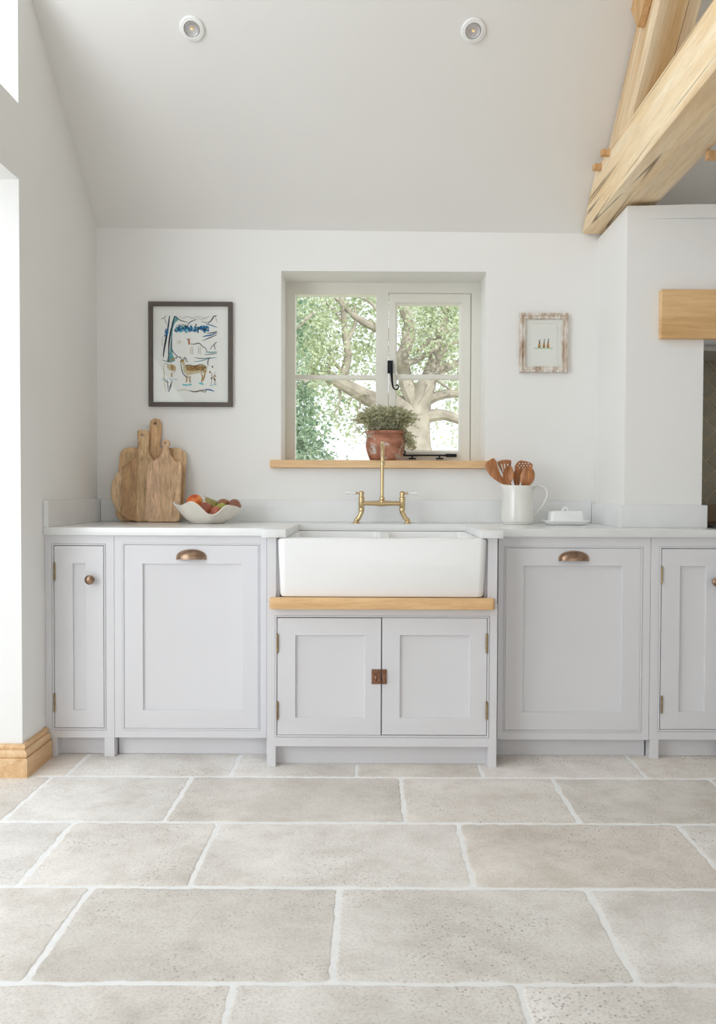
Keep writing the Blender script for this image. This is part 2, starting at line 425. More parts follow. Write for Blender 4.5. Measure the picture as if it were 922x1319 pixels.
# chimney breast with cooker recess
YC = -.467
cx0 = P(804, 650, YC).x; cz = P(812, 265, YC).z; ox0 = P(904, 600, YC).x; ox1 = 2.12; oz = P(880, 437, YC).z
mb = MB()
mb.prism([(cx0, YC, 0), (ox0, YC, 0), (ox0, YC, oz), (ox1, YC, oz), (ox1, YC, 0), (2.5, YC, 0), (2.5, YC, cz), (cx0, YC, cz)], (0, -YC + .002, 0))
struct(mb.build('wall_chimney', M['wall'], origin=(cx0, YC, 0)))
mb = MB(); x0 = P(862, 272, YC - .03).x
zb = P(880, 279, YC - .03).z
mb.prism([(x0 - .12, YC + .003, zb), (x0 + .14, YC - .02, zb), (2.5, YC - .02, zb), (2.5, YC + .003, zb)], (0, 0, cz - zb + .001))
struct(mb.build('trim_1', M['wall'], origin=(x0, YC, zb)))
# herringbone tiles on the back of the recess
mb = MB(); mb.mi = 1
mb.box(ox0 - .05, ox1 + .05, -.012, -.002, .5, oz + .1)
mb.mi = 0
tw, tl = .066, .132; s2 = math.sqrt(.5)
for i in range(-16, 17):
    for j in range(-7, 8):
        for k in (0, 1):
            a0 = i * tw + j * 2 * tl * 0 ; 
            # classic 2:1 herringbone lattice
            u = i * tw + j * 2 * tw; v = i * tw - j * 2 * tw
            if k == 0: u0, u1, v0, v1 = u, u + tl, v, v + tw
            else: u0, u1, v0, v1 = u, u + tw, v + tw, v + tw + tl
            g = .0022
            q = [(u0 + g, v0 + g), (u1 - g, v0 + g), (u1 - g, v1 - g), (u0 + g, v1 - g)]
            pts = [(1.60 + (a - b) * s2, -.016, 1.25 + (a + b) * s2) for a, b in q]
            if min(p[0] for p in pts) < ox0 - .04 or max(p[0] for p in pts) > ox1 + .04 or min(p[2] for p in pts) < .75 or max(p[2] for p in pts) > oz + .08: continue
            mb.prism(pts, (0, .006, 0))
M['tile'] = plain('olive_grey_tile', (142, 134, 114), .3, var=.12, scale=6)
M['tilegrout'] = plain('tan_grout', (226, 200, 160), .9)
struct(mb.build('wall_recess', [M['tile'], M['tilegrout']], origin=(1.6, 0, .75), smooth=0))

# floor: flagstones over grout
FL = random.Random(11)
mb = MB(); mb.mi = 1
mb.poly([(-3.2, -6.9, -.0015), (3.2, -6.9, -.0015), (3.2, .3, -.0015), (-3.2, .3, -.0015)])
mb.mi = 0
def gy(y): return G(480, y).y
lines = [gy(1001.5), gy(1060), gy(1143.5), gy(1267)]
dy = (lines[0] - lines[3]) / 3
lines = [lines[0] + dy * 2, lines[0] + dy] + lines + [lines[-1] - dy * k for k in (1, 2, 3, 4)]
def gx(a, b): return G((a[0] + b[0]) / 2, (a[1] + b[1]) / 2).x
row_x = {1: [gx((307, 976), (299, 998)), gx((460, 988), (458, 999)), gx((616, 984), (621, 999)), gx((812, 979), (828, 998))],
         2: [gx((60, 1003), (5, 1058)), gx((245, 1003), (213, 1058)), gx((517, 1003), (520, 1058)), gx((712, 1003), (743, 1058)), G(908, 1005).x + .02],
         3: [gx((92, 1064), (22, 1140)), gx((278, 1064), (245, 1140)), gx((592, 1066), (608, 1140)), gx((880, 1066), (936, 1140))],
         4: [gx((113, 1147), (35, 1262)), gx((436, 1147), (428, 1264)), gx((757, 1147), (818, 1262))],
         5: [gx((300, 1270), (290, 1316)), gx((667, 1270), (683, 1316))]}
def stone_poly(x0, x1, y0, y1, seed):
    g = .0065; x0 += g; x1 -= g; y0 += g; y1 -= g
    base = rrect(x0, x1, y0, y1, .013, 4); pts = []
    n = len(base)
    for i in range(n):
        a, b = Vector(base[i]), Vector(base[(i + 1) % n]); k = max(1, int((b - a).length / .014))
        for j in range(k): pts.append(a.lerp(b, j / k))
    out = []
    for p in pts:
        q = Vector((p.x * 22, p.y * 22, seed * 3.7)); q2 = Vector((p.x * 90, p.y * 90, seed * 1.7))
        out.append(Vector((p.x + noise.noise(q) * .0055 + noise.noise(q2) * .003, p.y + noise.noise(q + Vector((9, 4, 2))) * .0055 + noise.noise(q2 + Vector((5, 1, 7))) * .003)))
    return out
sid = 0
for r in range(len(lines) - 1):
    y1, y0 = lines[r], lines[r + 1]
    xs = list(row_x.get(r, [FL.uniform(-.4, 0)]))
    while xs[-1] < 3.0: xs.append(xs[-1] + FL.uniform(.52, .72))
    while xs[0] > -3.0: xs.insert(0, xs[0] - FL.uniform(.52, .72))
    for a, b in zip(xs, xs[1:]):
        sid += 1; o = stone_poly(a, b, y0, y1, sid); cx = (a + b) / 2; cy = (y0 + y1) / 2; zt = FL.uniform(-.0008, .0008)
        def sh(p, d): 
            v = Vector((cx, cy)) - p; v = Vector((math.copysign(min(abs(v.x), d), v.x), math.copysign(min(abs(v.y), d), v.y))); return p + v
        L = [[(p.x, p.y, -.008) for p in o], [(p.x, p.y, zt - .0018) for p in o], [(*sh(p, .003), zt - .0005) for p in o], [(*sh(p, .007), zt) for p in o]]
        mb.loft(L, False, True)
struct(mb.build('floor', [M['stone'], M['grout']], origin=(0, 0, 0), smooth=40))

# oak skirting along the left wall and round into the reveal
mb = MB()
prof = [(0, 0), (.028, 0), (.028, .092), (.0265, .095), (.019, .096), (.019, .099), (.0235, .102), (.0245, .110), (.023, .120), (.018, .129), (.0165, .134), (.012, .135), (.012, .139), (.015, .143), (.015, .152), (.011, .160), (0, .162)]
pathp = [((WL, -.655), (1, 0)), ((WL, YP), (1, -1)), ((WL - .33, YP), (0, -1))]
mb.loft([[(p[0] + d[0] * o, p[1] + d[1] * o, z * .74) for o, z in prof] for p, d in pathp])
struct(mb.build('baseboard_left', M['oak_skirt'], origin=(WL, YP, 0), smooth=25))

# ------------------------------------------------------------------ window
YW = .215
win = struct(root('window_1', ((wx0 + wx1) / 2, YW, 1.2)))
def XZ(x0, y0, x1, y1, Y=YW): return rect(x0, y0, x1, y1, Y)
fx0, fx1, fz0, fz1 = wx0 - .005, wx1 + .005, 1.17, wz1 + .005
gl0 = XZ(380, 380, 484, 590); sa = XZ(500, 378, 606, 590); gr = XZ(511, 392, 591.5, 580)
# outer frame with mullion: left light opening + sash opening, one mesh
mb = MB()
zb, ztp = 1.201, XZ(380, 379, 484, 590)[3]
for (a, b, c, d) in ((fx0, gl0[0], fz0, fz1), (gl0[1], sa[0], fz0, fz1), (sa[1], fx1, fz0, fz1)):
    mb.box(a, b, YW, YW + .07, c, d, .002)
mb.box(gl0[0] - .004, gl0[1] + .004, YW, YW + .07, ztp, fz1, .002); mb.box(gl0[0] - .004, gl0[1] + .004, YW, YW + .07, fz0, zb + .008, .002)
mb.box(sa[0] - .004, sa[1] + .004, YW, YW + .07, sa[3], fz1, .002); mb.box(sa[0] - .004, sa[1] + .004, YW, YW + .07, fz0, zb + .004, .002)
mb.build('window_frame', M['sash'], win)
b1 = XZ(380, 482.5, 484, 488); b2 = XZ(511, 482, 592, 488.5)
mb = MB(); mb.box(gl0[0] - .003, gl0[1] + .003, YW + .012, YW + .055, b1[2], b1[3], .003); mb.build('glazing_bar', M['sash'], win)
mb = MB(); mb.box(gl0[0] - .004, gl0[1] + .004, YW + .034, YW + .038, zb, ztp + .003); mb.build('pane', M['glass'], win)
# opening casement (slightly proud of the frame)
mb = MB()
ys = YW - .006
A = (sa[0] + .003, sa[1] - .003, zb + .004, sa[3] - .003)
mb.rings([(*A, ys + .05), (*A, ys), (gr[0] - .008, gr[1] + .008, gr[2] - .008, gr[3] + .008, ys), (gr[0], gr[1], gr[2], gr[3], ys + .012), (gr[0], gr[1], gr[2], gr[3], ys + .05)], False)
cas = mb.build('casement', M['sash'], win)
mb = MB(); mb.box(gr[0] - .003, gr[1] + .003, ys + .012, ys + .048, b2[2], b2[3], .003); mb.build('glazing_bar', M['sash'], cas)
mb = MB(); mb.box(gr[0] - .004, gr[1] + .004, ys + .03, ys + .034, gr[2] - .004, gr[3] + .004); mb.build('pane', M['glass'], cas)
# monkey-tail handle
def Wp(x, y, d=0): return P(x, y, ys - d)
mb = MB()
h0 = rect(499, 464.5, 503, 481, ys); mb.box(h0[0], h0[1] + .012, ys - .005, ys + .001, h0[2], h0[3], .001)
mb.tube([P(503.5, 470, ys), P(503.5, 470, ys - .022)], .008, 12)
spiral = [P(503.5, 466, ys - .024), P(503.8, 476, ys - .026), P(504.5, 486, ys - .028), P(505.2, 494, ys - .028), P(507, 500, ys - .028), P(510.5, 501.8, ys - .028), P(513.2, 499, ys - .028), P(512, 495.8, ys - .028), P(509.6, 496.8, ys - .028)]
sp = smooth_path(spiral, 5); mb.tube(sp, [.0085 - .0052 * min(1, i / (len(sp) * .55)) for i in range(len(sp))], 10)
h = mb.build('window_handle', M['iron'], cas); h['label'] = 'black curly window handle'
mb = MB()
mb.tube([P(519, 586.5, ys - .02), P(570, 586.5, ys - .02), P(586, 586.8, ys - .02)], [.0042, .0042, .0065], 10)
for x in (531, 566): 
    a = P(x, 587, ys - .02); mb.tube([a, a + Vector((0, 0, -.012))], .004, 8); mb.box(a.x - .018, a.x + .018, ys - .032, ys + .004, a.z - .016, a.z - .011, .001)
curl = [P(519, 586.5, ys - .02), P(521.5, 584, ys - .02), P(521, 580.5, ys - .02), P(518, 580, ys - .02), P(517, 582.5, ys - .02)]
mb.tube(smooth_path(curl, 5), .0035, 8)
b_ = rect(574, 584.6, 588, 588.8, ys - .02); mb.box(b_[0], b_[1], ys - .027, ys - .012, b_[2], b_[3], .002)
h = mb.build('window_stay', M['iron'], win); h['label'] = 'black iron window stay'
# oak sill board
s0 = rect(347.5, 593.5, 630, 603, -.035)
mb = MB(); mb.box(s0[0], wx1 + .05, -.035, .004, 1.199 - .036, 1.199, .002); mb.box(wx0 + .002, wx1 - .002, -.01, YW + .005, 1.166, 1.199)
s_ = mb.build('window_sill', M['oak_sill'], win); s_['label'] = 'oak sill board'

# ------------------------------------------------------------------ outdoors
mb = MB(); mb.poly([(-30, .6, -.3), (30, .6, -.3), (30, 60, -.3), (-30, 60, -.3)])
struct(mb.build('ground_outside', M['grass'], origin=(0, 10, -.3)))
TR = random.Random(5)
def leaves(mb, blobs, n, size, rnd):
    tot = sum(b[3] ** 2 for b in blobs)
    for (px, py, Y, r, dens) in [(b[0], b[1], b[2], b[3], b[4] if len(b) > 4 else 1) for b in blobs]:
        c = P(px, py, Y); rr = r
        for _ in range(int(n * r * r / tot * dens)):
            d = Vector((rnd.gauss(0, .5), rnd.gauss(0, .7), rnd.gauss(0, .5))) * rr
            p = c + d
            s = size * rnd.uniform(.6, 1.3)
            a = Vector((rnd.uniform(-1, 1), rnd.uniform(-1, 1), rnd.uniform(-1, .6))).normalized()
            w = a.cross(Vector((rnd.uniform(-1, 1), rnd.uniform(-1, 1), rnd.uniform(-1, 1)))).normalized()
            up_ = w.cross(a) * .15 * s
            v = [mb.bm.verts.new(q) for q in (p, p + a * s * .5 + w * s * .3 + up_, p + a * s, p + a * s * .5 - w * s * .3 + up_)]
            mb.face((v[0], v[1], v[2])); mb.face((v[0], v[2], v[3]))
def limb(mb, pl, rads, Y, seg=9):
    pts = [P(x, y, Y + (d if True else 0)) for x, y, d in pl]
    sp = smooth_path(pts, 5); n = len(sp)
    mb.tube([p + Vector((noise.noise(p * 2.1), noise.noise(p * 1.7 + Vector((3, 1, 2))), noise.noise(p * 1.9 + Vector((7, 2, 4))))) * .05 for p in sp],
            [rads[0] + (rads[1] - rads[0]) * i / (n - 1) for i in range(n)], seg)
YT = 8.0
def branches(mb, rnd, segs, n, length, rad):
    for _ in range(n):
        a, b = rnd.choice(segs); t = rnd.random(); p = a.lerp(b, t)
        d = Vector((rnd.uniform(-1, 1), rnd.uniform(-.6, .6), rnd.uniform(-.7, 1))).normalized() * length * rnd.uniform(.5, 1.2)
        k = [p]
        for j in range(3): k.append(k[-1] + d / 3 + Vector((rnd.uniform(-1, 1), rnd.uniform(-1, 1), rnd.uniform(-1, 1))) * length * .1)
        mb.tube(smooth_path(k, 3), [rad * (1 - i / 10) for i in range(10)], 5)
oak = root('oak_tree', (P(588, 600, YT).x, YT, -.3))
tag(oak, 'big spreading tree with pale trunk seen through the right window pane', 'tree')
def c8(*pts): return [(365 + x / 3.688, 360 + y / 3.688, (p[0] if p else 0)) for x, y, *p in pts]
mb = MB()
limb(mb, c8((640, 1800), (645, 1200), (640, 900), (636, 760), (636, 680), (650, 590), (684, 500), (712, 430, .2), (735, 330, .3), (760, 200, .4), (800, 0, .5)), [.29, .025], YT, 12)
mb.build('trunk', M['bark'], oak)
for pl, rd in ((c8((636, 690), (600, 640), (540, 600, .1), (440, 572, .2), (390, 552, .1), (320, 515), (235, 478), (120, 440)), (.17, .07)),
               (c8((645, 640), (622, 590), (606, 540), (585, 480, .1), (566, 420, .1), (560, 380), (588, 310), (598, 210), (572, 130), (560, 20)), (.12, .07)),
               (c8((670, 655), (720, 648), (770, 650), (850, 672)), (.10, .06)), (c8((672, 585), (720, 562), (780, 550), (850, 548)), (.08, .05)),
               (c8((726, 470), (770, 515), (830, 560)), (.025, .012)), (c8((690, 480), (730, 440, .1), (790, 410, .1), (860, 385, .1)), (.08, .045)),
               (c8((556, 372), (600, 400, -.1), (650, 380, -.1), (690, 345, -.1), (720, 330)), (.05, .03)), (c8((652, 345, .2), (700, 295, .2), (760, 262, .2), (850, 228, .2)), (.035, .02)),
               (c8((720, 400, .2), (770, 340, .2), (820, 300, .2), (860, 290, .2)), (.05, .03)),
               (c8((285, 500), (290, 440), (300, 340), (292, 240), (278, 130), (270, 20)), (.07, .03)), (c8((290, 445), (250, 405), (228, 370), (215, 330)), (.03, .015)),
               (c8((298, 290), (330, 250), (345, 190), (340, 120)), (.03, .015)),
               (c8((520, 260), (440, 222), (380, 195), (330, 170), (250, 90), (220, 40)), (.07, .02)), (c8((300, 240), (230, 150), (175, 80)), (.02, .01)), (c8((460, 150), (410, 100), (350, 80)), (.03, .012)),
               (c8((268, 505), (272, 560), (262, 600), (240, 640)), (.022, .01)), (c8((360, 540), (362, 600), (340, 620)), (.016, .008)),
               (c8((230, 470), (218, 420), (225, 360)), (.035, .018))):
    mb = MB(); limb(mb, pl, rd, YT); mb.build('branch', M['bark'], oak)
sg8 = ((235, 478, 540, 600), (295, 440, 278, 130), (570, 420, 590, 200), (700, 480, 745, 150), (652, 345, 850, 228), (690, 480, 860, 385), (520, 260, 250, 90))
segs = [(P(365 + a / 3.688, 360 + b / 3.688, YT), P(365 + c / 3.688, 360 + d / 3.688, YT)) for a, b, c, d in sg8]
mb = MB(); branches(mb, TR, segs, 46, .5, .009); tw_ = mb.build('twigs', M['bark'], oak); tw_['kind'] = 'stuff'
blobs = [(395, 395, 7.6, .40, 1.1), (400, 425, 7.7, .42, 1.2), (388, 450, 7.6, .4, 1.1), (415, 445, 7.9, .34, 1), (420, 390, 8.3, .4, .8), (470, 385, 8.4, .40, .7), (455, 425, 8.6, .36, .8), (475, 450, 8.5, .36, .9), (465, 470, 8.3, .25, .7), (410, 470, 7.8, .34, 1.0),
         (405, 500, 8.0, .34, .8), (440, 512, 8.4, .26, .6), (430, 535, 8.4, .28, .7), (465, 520, 8.6, .25, .6), (480, 540, 8.4, .2, .5), (455, 555, 8.3, .2, .5), (448, 390, 8.6, .3, .6),
         (570, 420, 7.6, .34, .55), (540, 440, 7.6, .25, .5), (588, 455, 7.6, .2, .5), (530, 405, 7.6, .25, .5), (540, 400, 8.6, .42, 1.0), (570, 405, 8.7, .42, 1.1), (590, 395, 8.6, .40, 1.0), (555, 435, 8.8, .36, .9), (580, 440, 8.7, .4, 1.0), (535, 460, 8.8, .28, .7), (565, 465, 8.8, .3, .8), (520, 395, 8.4, .3, .6), (595, 470, 8.7, .25, .5),
         (518, 505, 8.6, .25, .8), (530, 495, 8.7, .25, .7), (575, 500, 8.7, .22, .7), (590, 490, 8.7, .22, .6), (560, 545, 8.7, .14, .5), (583, 520, 8.8, .2, .5), (584, 552, 7.8, .12, .4), (572, 572, 7.8, .09, .35), (590, 570, 7.8, .1, .35),
         (500, 360, 8.6, .6, .7), (640, 440, 8.6, .6, .7), (560, 350, 8.6, .6, .8), (420, 350, 8.2, .6, .8)]
mb = MB(); leaves(mb, blobs, 16500, .066, TR); f_ = mb.build('foliage', M['leaf_pale'], oak, smooth=0, recalc=False)
hz = root('bushy_tree', (P(360, 600, 5.0).x, 5.0, -.3))
tag(hz, 'leafy green tree filling the left edge of the left window pane', 'tree')
mb = MB(); limb(mb, [(352, 800, 0), (356, 640, 0), (352, 560, .1), (366, 500, .1), (360, 430, .2), (370, 370, .2)], [.12, .04], 5.0)
mb.build('trunk', M['bark'], hz)
for pl in ([(354, 600, 0), (380, 570, 0), (405, 552, 0)], [(362, 520, .1), (385, 500, 0), (408, 490, 0)], [(360, 440, .1), (385, 415, 0), (405, 400, 0)], [(354, 640, 0), (385, 610, 0), (420, 592, 0)]):
    mb = MB(); limb(mb, pl, (.035, .012), 5.0); mb.build('branch', M['bark'], hz)
blobs = [(382, 560, 4.9, .26), (392, 582, 5.0, .22), (372, 588, 4.9, .34), (418, 592, 5.1, .13, .8), (380, 528, 5.1, .24), (388, 506, 5.1, .18, .8), (376, 490, 4.9, .2, .7), (405, 560, 5.1, .14, .7), (400, 535, 5.1, .12, .5), (362, 450, 5.0, .3), (376, 420, 5.1, .2, .6), (360, 380, 4.9, .3)]
mb = MB(); leaves(mb, blobs, 5200, .055, TR); mb.build('foliage', M['leaf_deep'], hz, smooth=0, recalc=False)

# ------------------------------------------------------------------ timber truss
bx0, bx1 = P(812, 151, -1.2).x, 0
tb = P(749, 300, -.02)
bx0 = tb.x; bz0 = tb.z - .004; bz1 = bz0 + .215; bx1 = bx0 + .215
mb = MB(); 
yb = -(bz0 - ceil_z(bx0, 0)) / SL
tbm = MB()
tbm.prism([(bx0, -.004, bz0), (bx0, -3.4, bz0), (bx0, -3.4, bz1), (bx0, -(bz1 - ceil_z(bx0, 0)) / SL - .008, bz1)], (bx1 - bx0, 0, 0), .013, 2)
tie = root('tie_beam', (bx0, -.1, bz0))
tag(tie, 'thick horizontal oak tie beam running out from the wall above the chimney breast', 'beam')
tbm.build('beam', M['beam'], tie)
for (x, y) in ((784.5, 197), (774, 215.5)):
    p = P(x, y, 0); d = (p - CAM); t = (bx0 - CAM.x) / d.x; q = CAM + d * t
    mb = MB(); mb.box(q.x - .034, q.x + .02, q.y - .014, q.y + .014, q.z - .012, q.z + .012, .002); mb.build('peg', M['peg'], tie)
d = ray(917, 201); q = CAM + d * ((bx1 - CAM.x) / d.x)
mb = MB(); mb.box(bx1 - .02, bx1 + .03, q.y - .014, q.y + .014, q.z - .012, q.z + .016, .002); mb.build('peg', M['peg'], tie)
rx0 = bx0 + .035; rx1 = rx0 + .155; ya = -(bz1 - ceil_z(rx0, 0)) / SL - .03
def under(y): return ceil_z(rx0, y) - .014
mb = MB(); dv = .262
y1_ = -2.2; yl = -(bz1 + dv - ceil_z(rx0, 0) + .012) / SL
ra = [(rx0, ya, bz1 + .001), (rx0, yl - .02, bz1 + .001), (rx0, y1_, under(y1_) - dv), (rx0, y1_, under(y1_)), (rx0, ya - .0, under(ya))]
mb.prism(ra, (rx1 - rx0, 0, 0), .006, 1)
o = mb.build('rafter', M['rafter']); tag(o, 'sloping oak principal rafter under the ceiling rising off the tie beam', 'rafter')
# end of a purlin tenoned into the rafter
d = ray(820, 36); q = CAM + d * ((rx0 - CAM.x) / d.x)
def PXP(px, py, X):
    d = ray(px, py); return CAM + d * ((X - CAM.x) / d.x)
mb = MB(); mb.prism([PXP(a, b, rx0 - .03) for a, b in ((820, 36), (829.5, 0), (838, -30), (796, -30), (807, 0))], (.0295, 0, 0), .003)
o = mb.build('oak_cleat', M['peg']); tag(o, 'pointed oak cleat on the side of the sloping rafter at the top edge', 'cleat')

# mantel beam over the cooker recess
mx = rect(851.5, 372.5, 922, 436, YC - .03)
mb = MB(); mb.box(mx[0], 2.42, YC - .03, YC + .0005, mx[2], mx[3], .003)
tag(mb.build('mantel_beam', M['oak_mantel']), 'square oak mantel beam set across the chimney breast above the cooker recess', 'mantel')
hd = MB(); zz = P(915, 452, -.33).z
hd.prism([(ox0 + .002, -.33, zz), (ox1 - .002, -.33, zz), (ox1 - .002, -.33, oz - .002), (ox0 + .002, -.33, oz - .002)], (0, .3, 0), .002)
tag(hd.build('extractor_hood', M['steel']), 'grey metal extractor hood tucked up behind the oak mantel', 'hood')

# ------------------------------------------------------------------ worktop
ZT, ZU = .91, .879
wt = root('worktop', (0, -.3, ZT)); tag(wt, 'white quartz worktop running along the whole wall around the sink', 'worktop')
YF = -.65; YS = -.765; YWF = -.67; YSF = -.785
rxe = 1.384
cl, cr = G(384, 675, ZT).x, G(597.5, 675, ZT).x
cyb = -.21
st0, st1 = P(336.5, 688, YSF).x, P(648.5, 688, YSF).x
ol = [(WL + .001, -.001), (WL + .001, YWF), (st0, YWF), (st0, YSF), (cl, YSF), (cl, cyb), (cr, cyb), (cr, YSF), (st1, YSF), (st1, YWF), (rxe, YWF), (rxe, YC - .002), (cx0 - .002, YC - .002), (cx0 - .002, -.001)]
mb = MB(); mb.prism([(x, y, ZU) for x, y in ol], (0, 0, ZT - ZU), .002, 2); mb.build('slab', M['quartz'], wt)
zup = P(300, 643.5, -.02).z
mb = MB(); mb.box(WL + .001, WL + .021, YWF + .004, -.001, ZT, zup, .0015); mb.build('upstand', M['quartz'], wt)
mb = MB(); mb.box(WL + .022, cx0 - .022, -.021, -.001, ZT, zup, .0015); mb.build('upstand', M['quartz'], wt)
zuc = P(850, 650.5, YC - .02).z
mb = MB(); xq = P(911, 660, YC - .02).x
mb.prism([(cx0 - .021, -.002, ZT), (cx0 - .021, YC - .021, ZT), (xq, YC - .021, ZT), (xq, YC - .001, ZT), (cx0 - .001, YC - .001, ZT), (cx0 - .001, -.002, ZT)], (0, 0, zuc - ZT), .0012)
mb.build('upstand', M['quartz'], wt)

# ------------------------------------------------------------------ cabinets
def exp(r, e): return (r[0] - e, r[1] + e, r[2] - e, r[3] + e)
def face_frame(par, outer, opening, Y, faint=False):
    mb = MB(); g = .0015 if faint else .003
    mb.rings([(*outer, Y + .024), (*outer, Y + .0012), (*exp(outer, -.0012), Y), (*exp(opening, .0085), Y), (*exp(opening, .0080), Y + g), (*exp(opening, .0066), Y + g), (*exp(opening, .0060), Y - .0008),
              (*exp(opening, .0045), Y - .0022), (*exp(opening, .0022), Y - .0022), (*exp(opening, .0006), Y - .0005), (*opening, Y + .002), (*opening, Y + .024)], False)
    return mb.build('face_frame', M['cab'], par, smooth=20)
def door(par, r, panel, Y, gap=.0022):
    r = exp(r, -gap); mb = MB()
    mb.rings([(*r, Y + .0225), (*r, Y + .0012), (*exp(r, -.0012), Y), (*exp(panel, .0012), Y), (*panel, Y + .0012), (*panel, Y + .0085), (*exp(panel, -.004), Y + .0095)], True, True)
    return mb.build('door', M['cab'], par, smooth=20)
def hinge(par, x, z0, z1, Y):
    mb = MB(); h = z1 - z0
    mb.lathe([(.0012, -.004), (.0028, -.002), (.0012, 0), (.0042, .0005), (.0042, h * .33), (.0038, h * .335), (.0038, h * .345), (.0042, h * .35), (.0042, h * .65), (.0038, h * .655), (.0038, h * .665), (.0042, h * .67), (.0042, h - .0005), (.0012, h), (.0028, h + .002), (.0012, h + .004)], (x, Y - .003, z0), 10)
    o = mb.build('hinge', M['hinge'], par); o['label'] = 'brass hinge'; return o
def knob(par, p):
    mb = MB(); tf = Matrix.Rotation(R(90), 4, 'X')
    mb.lathe([(.0, 0), (.011, 0), (.011, .003), (.006, .006), (.0055, .014), (.012, .018), (.0185, .024), (.0185, .029), (.013, .034), (.005, .0362), (.0, .0365)], p, 24, tf)
    o = mb.build('knob', M['bronze'], par); o['label'] = 'bronze knob'; return o
def cup_pull(par, p, w, h, d):
    mb = MB(); n, m = 24, 10; a = w / 2 * .92
    def S(u, v, k=1.0): return Vector((p.x - a * k * math.cos(u), p.y - d * k * math.sin(u) * math.sin(v), p.z + h * k * math.sin(u) * math.cos(v)))
    out = []
    for j in range(m + 1):
        v = math.pi / 2 * j / m
        out.append([S(.001 + (math.pi - .002) * i / n, v) for i in range(n + 1)])
    out.append([q + Vector((0, 0, -h * .22)) for q in out[-1]])
    inn = [[Vector((p.x + (q.x - p.x) * .94, p.y + (q.y - p.y) * .92, p.z + (q.z - p.z) * (.92 if k < m + 1 else 1))) for q in lp] for k, lp in enumerate(out)]
    allr = out + inn[::-1]
    V = [[mb.bm.verts.new(q) for q in lp] for lp in allr]
    for r0, r1 in zip(V, V[1:]):
        for i in range(n): mb.face((r0[i], r0[i + 1], r1[i + 1], r1[i]))
    # back flange following the dome, with scroll ears
    fl = [(p.x + w / 2 * math.cos(R(k)), p.z - h * .24 + (h * 1.36) * max(0, math.sin(R(k))) ** .7) for k in range(0, 181, 9)]
    ear = [(p.x - w / 2, p.z - h * .24), (p.x - w * .47, p.z - h * .36), (p.x - w * .41, p.z - h * .24), (p.x - w * .38, p.z - h * .05), (p.x + w * .38, p.z - h * .05), (p.x + w * .41, p.z - h * .24), (p.x + w * .47, p.z - h * .36)]
    mb.prism([(x, p.y, z) for x, z in fl + ear], (0, -.0025, 0))
    for sx in (-1, 1): mb.ball((p.x + sx * w * .44, p.y - .003, p.z - h * .1), (.004, .002, .004), 8)
    o = mb.build('cup_pull', M['bronze'], par, smooth=40); o['label'] = 'bronze cup pull'; return o
def box_part(par, name, *a, mat='cab', bev=.0012):
    mb = MB(); mb.box(*a, bev); return mb.build(name, M[mat], par)

TOP = ZU - .0005
def unit(label, xl, xr, ybot, opn, doors, legs, Y=YF, cat='cabinet', faint=False, plx=None, pl_top=None, depth=.02, side=True, name='base_cabinet', top=None):
    o = rect(xl, 690, xr, ybot, Y); X0, X1 = o[0], o[1]; Zb = o[2]
    r = root(name, ((X0 + X1) / 2, Y, 0)); tag(r, label, cat)
    op = rect(*opn, Y)
    face_frame(r, (X0 + .0004, X1 - .0004, Zb, top if top else TOP), op, Y, faint)
    box_part(r, 'carcass', X0 + .002, X1 - .002, Y + .0245, -.024, Zb + .002, (top if top else TOP) - .001, mat='cab', bev=0)
    ds = []
    for dr, pn in doors: ds.append(door(r, rect(*dr, Y), rect(*pn, Y), Y, .0007 if faint else .0022))
    for lx0, lx1 in legs:
        a = rect(lx0, 960, lx1, 980, Y); box_part(r, 'leg', max(a[0], X0 + .0004), min(a[1], X1 - .0004), Y + .0003, Y + .06, .0005, Zb + .001)
    box_part(r, 'plinth', X0 + .003, X1 - .003, Y + .045, Y + .061, .0005, Zb + .004)
    return r, ds, op

U1, d1, op = unit('narrow pale grey cupboard with a round knob against the left wall', 58, 147.3, 950.5, (69.5, 702.5, 134, 938), [((69.5, 702.5, 134, 938), (94, 726, 110, 914.5))], [(63, 73), (134.5, 147.3)])
d = d1[0]; knob(d, P(118, 746, YF))
for a, b in ((725, 747), (894, 916)): hinge(d, rect(70.3, a, 72, b, YF)[0], rect(70, a, 72, b, YF)[2], rect(70, a, 72, b, YF)[3], YF)
U2, d2, op = unit('wide pale grey panelled appliance door with a cup handle left of the sink', 147.3, 343.5, 950.5, (160, 702, 332.5, 938.5), [((160, 702, 332.5, 938.5), (184, 726.5, 311, 915))], [], faint=True)
cup_pull(d2[0], P(246.5, 718, YF), .120, .029, .028)
U4, d4, op = unit('wide pale grey panelled appliance door with a cup handle under the butter dish', 641, 837, 953, (650.5, 706, 824.5, 941), [((650.5, 706, 824.5, 941), (674, 729, 800.5, 917.5))], [], faint=True)
cup_pull(d4[0], P(738.8, 720, YF), .122, .029, .028)
U5, d5, op = unit('pale grey cupboard with two brass hinges below the chimney breast', 837.2, 934, 953, (850.5, 706.5, 925, 940), [((850.5, 706.5, 925, 940), (875, 729.5, 908, 917.5))], [(837.2, 848)])
d = d5[0]; knob(d, P(920.5, 749, YF))
for a, b in ((730, 751), (897, 918)):
    q = rect(851.5, a, 854, b, YF); hinge(d, q[0] + .001, q[2], q[3], YF)

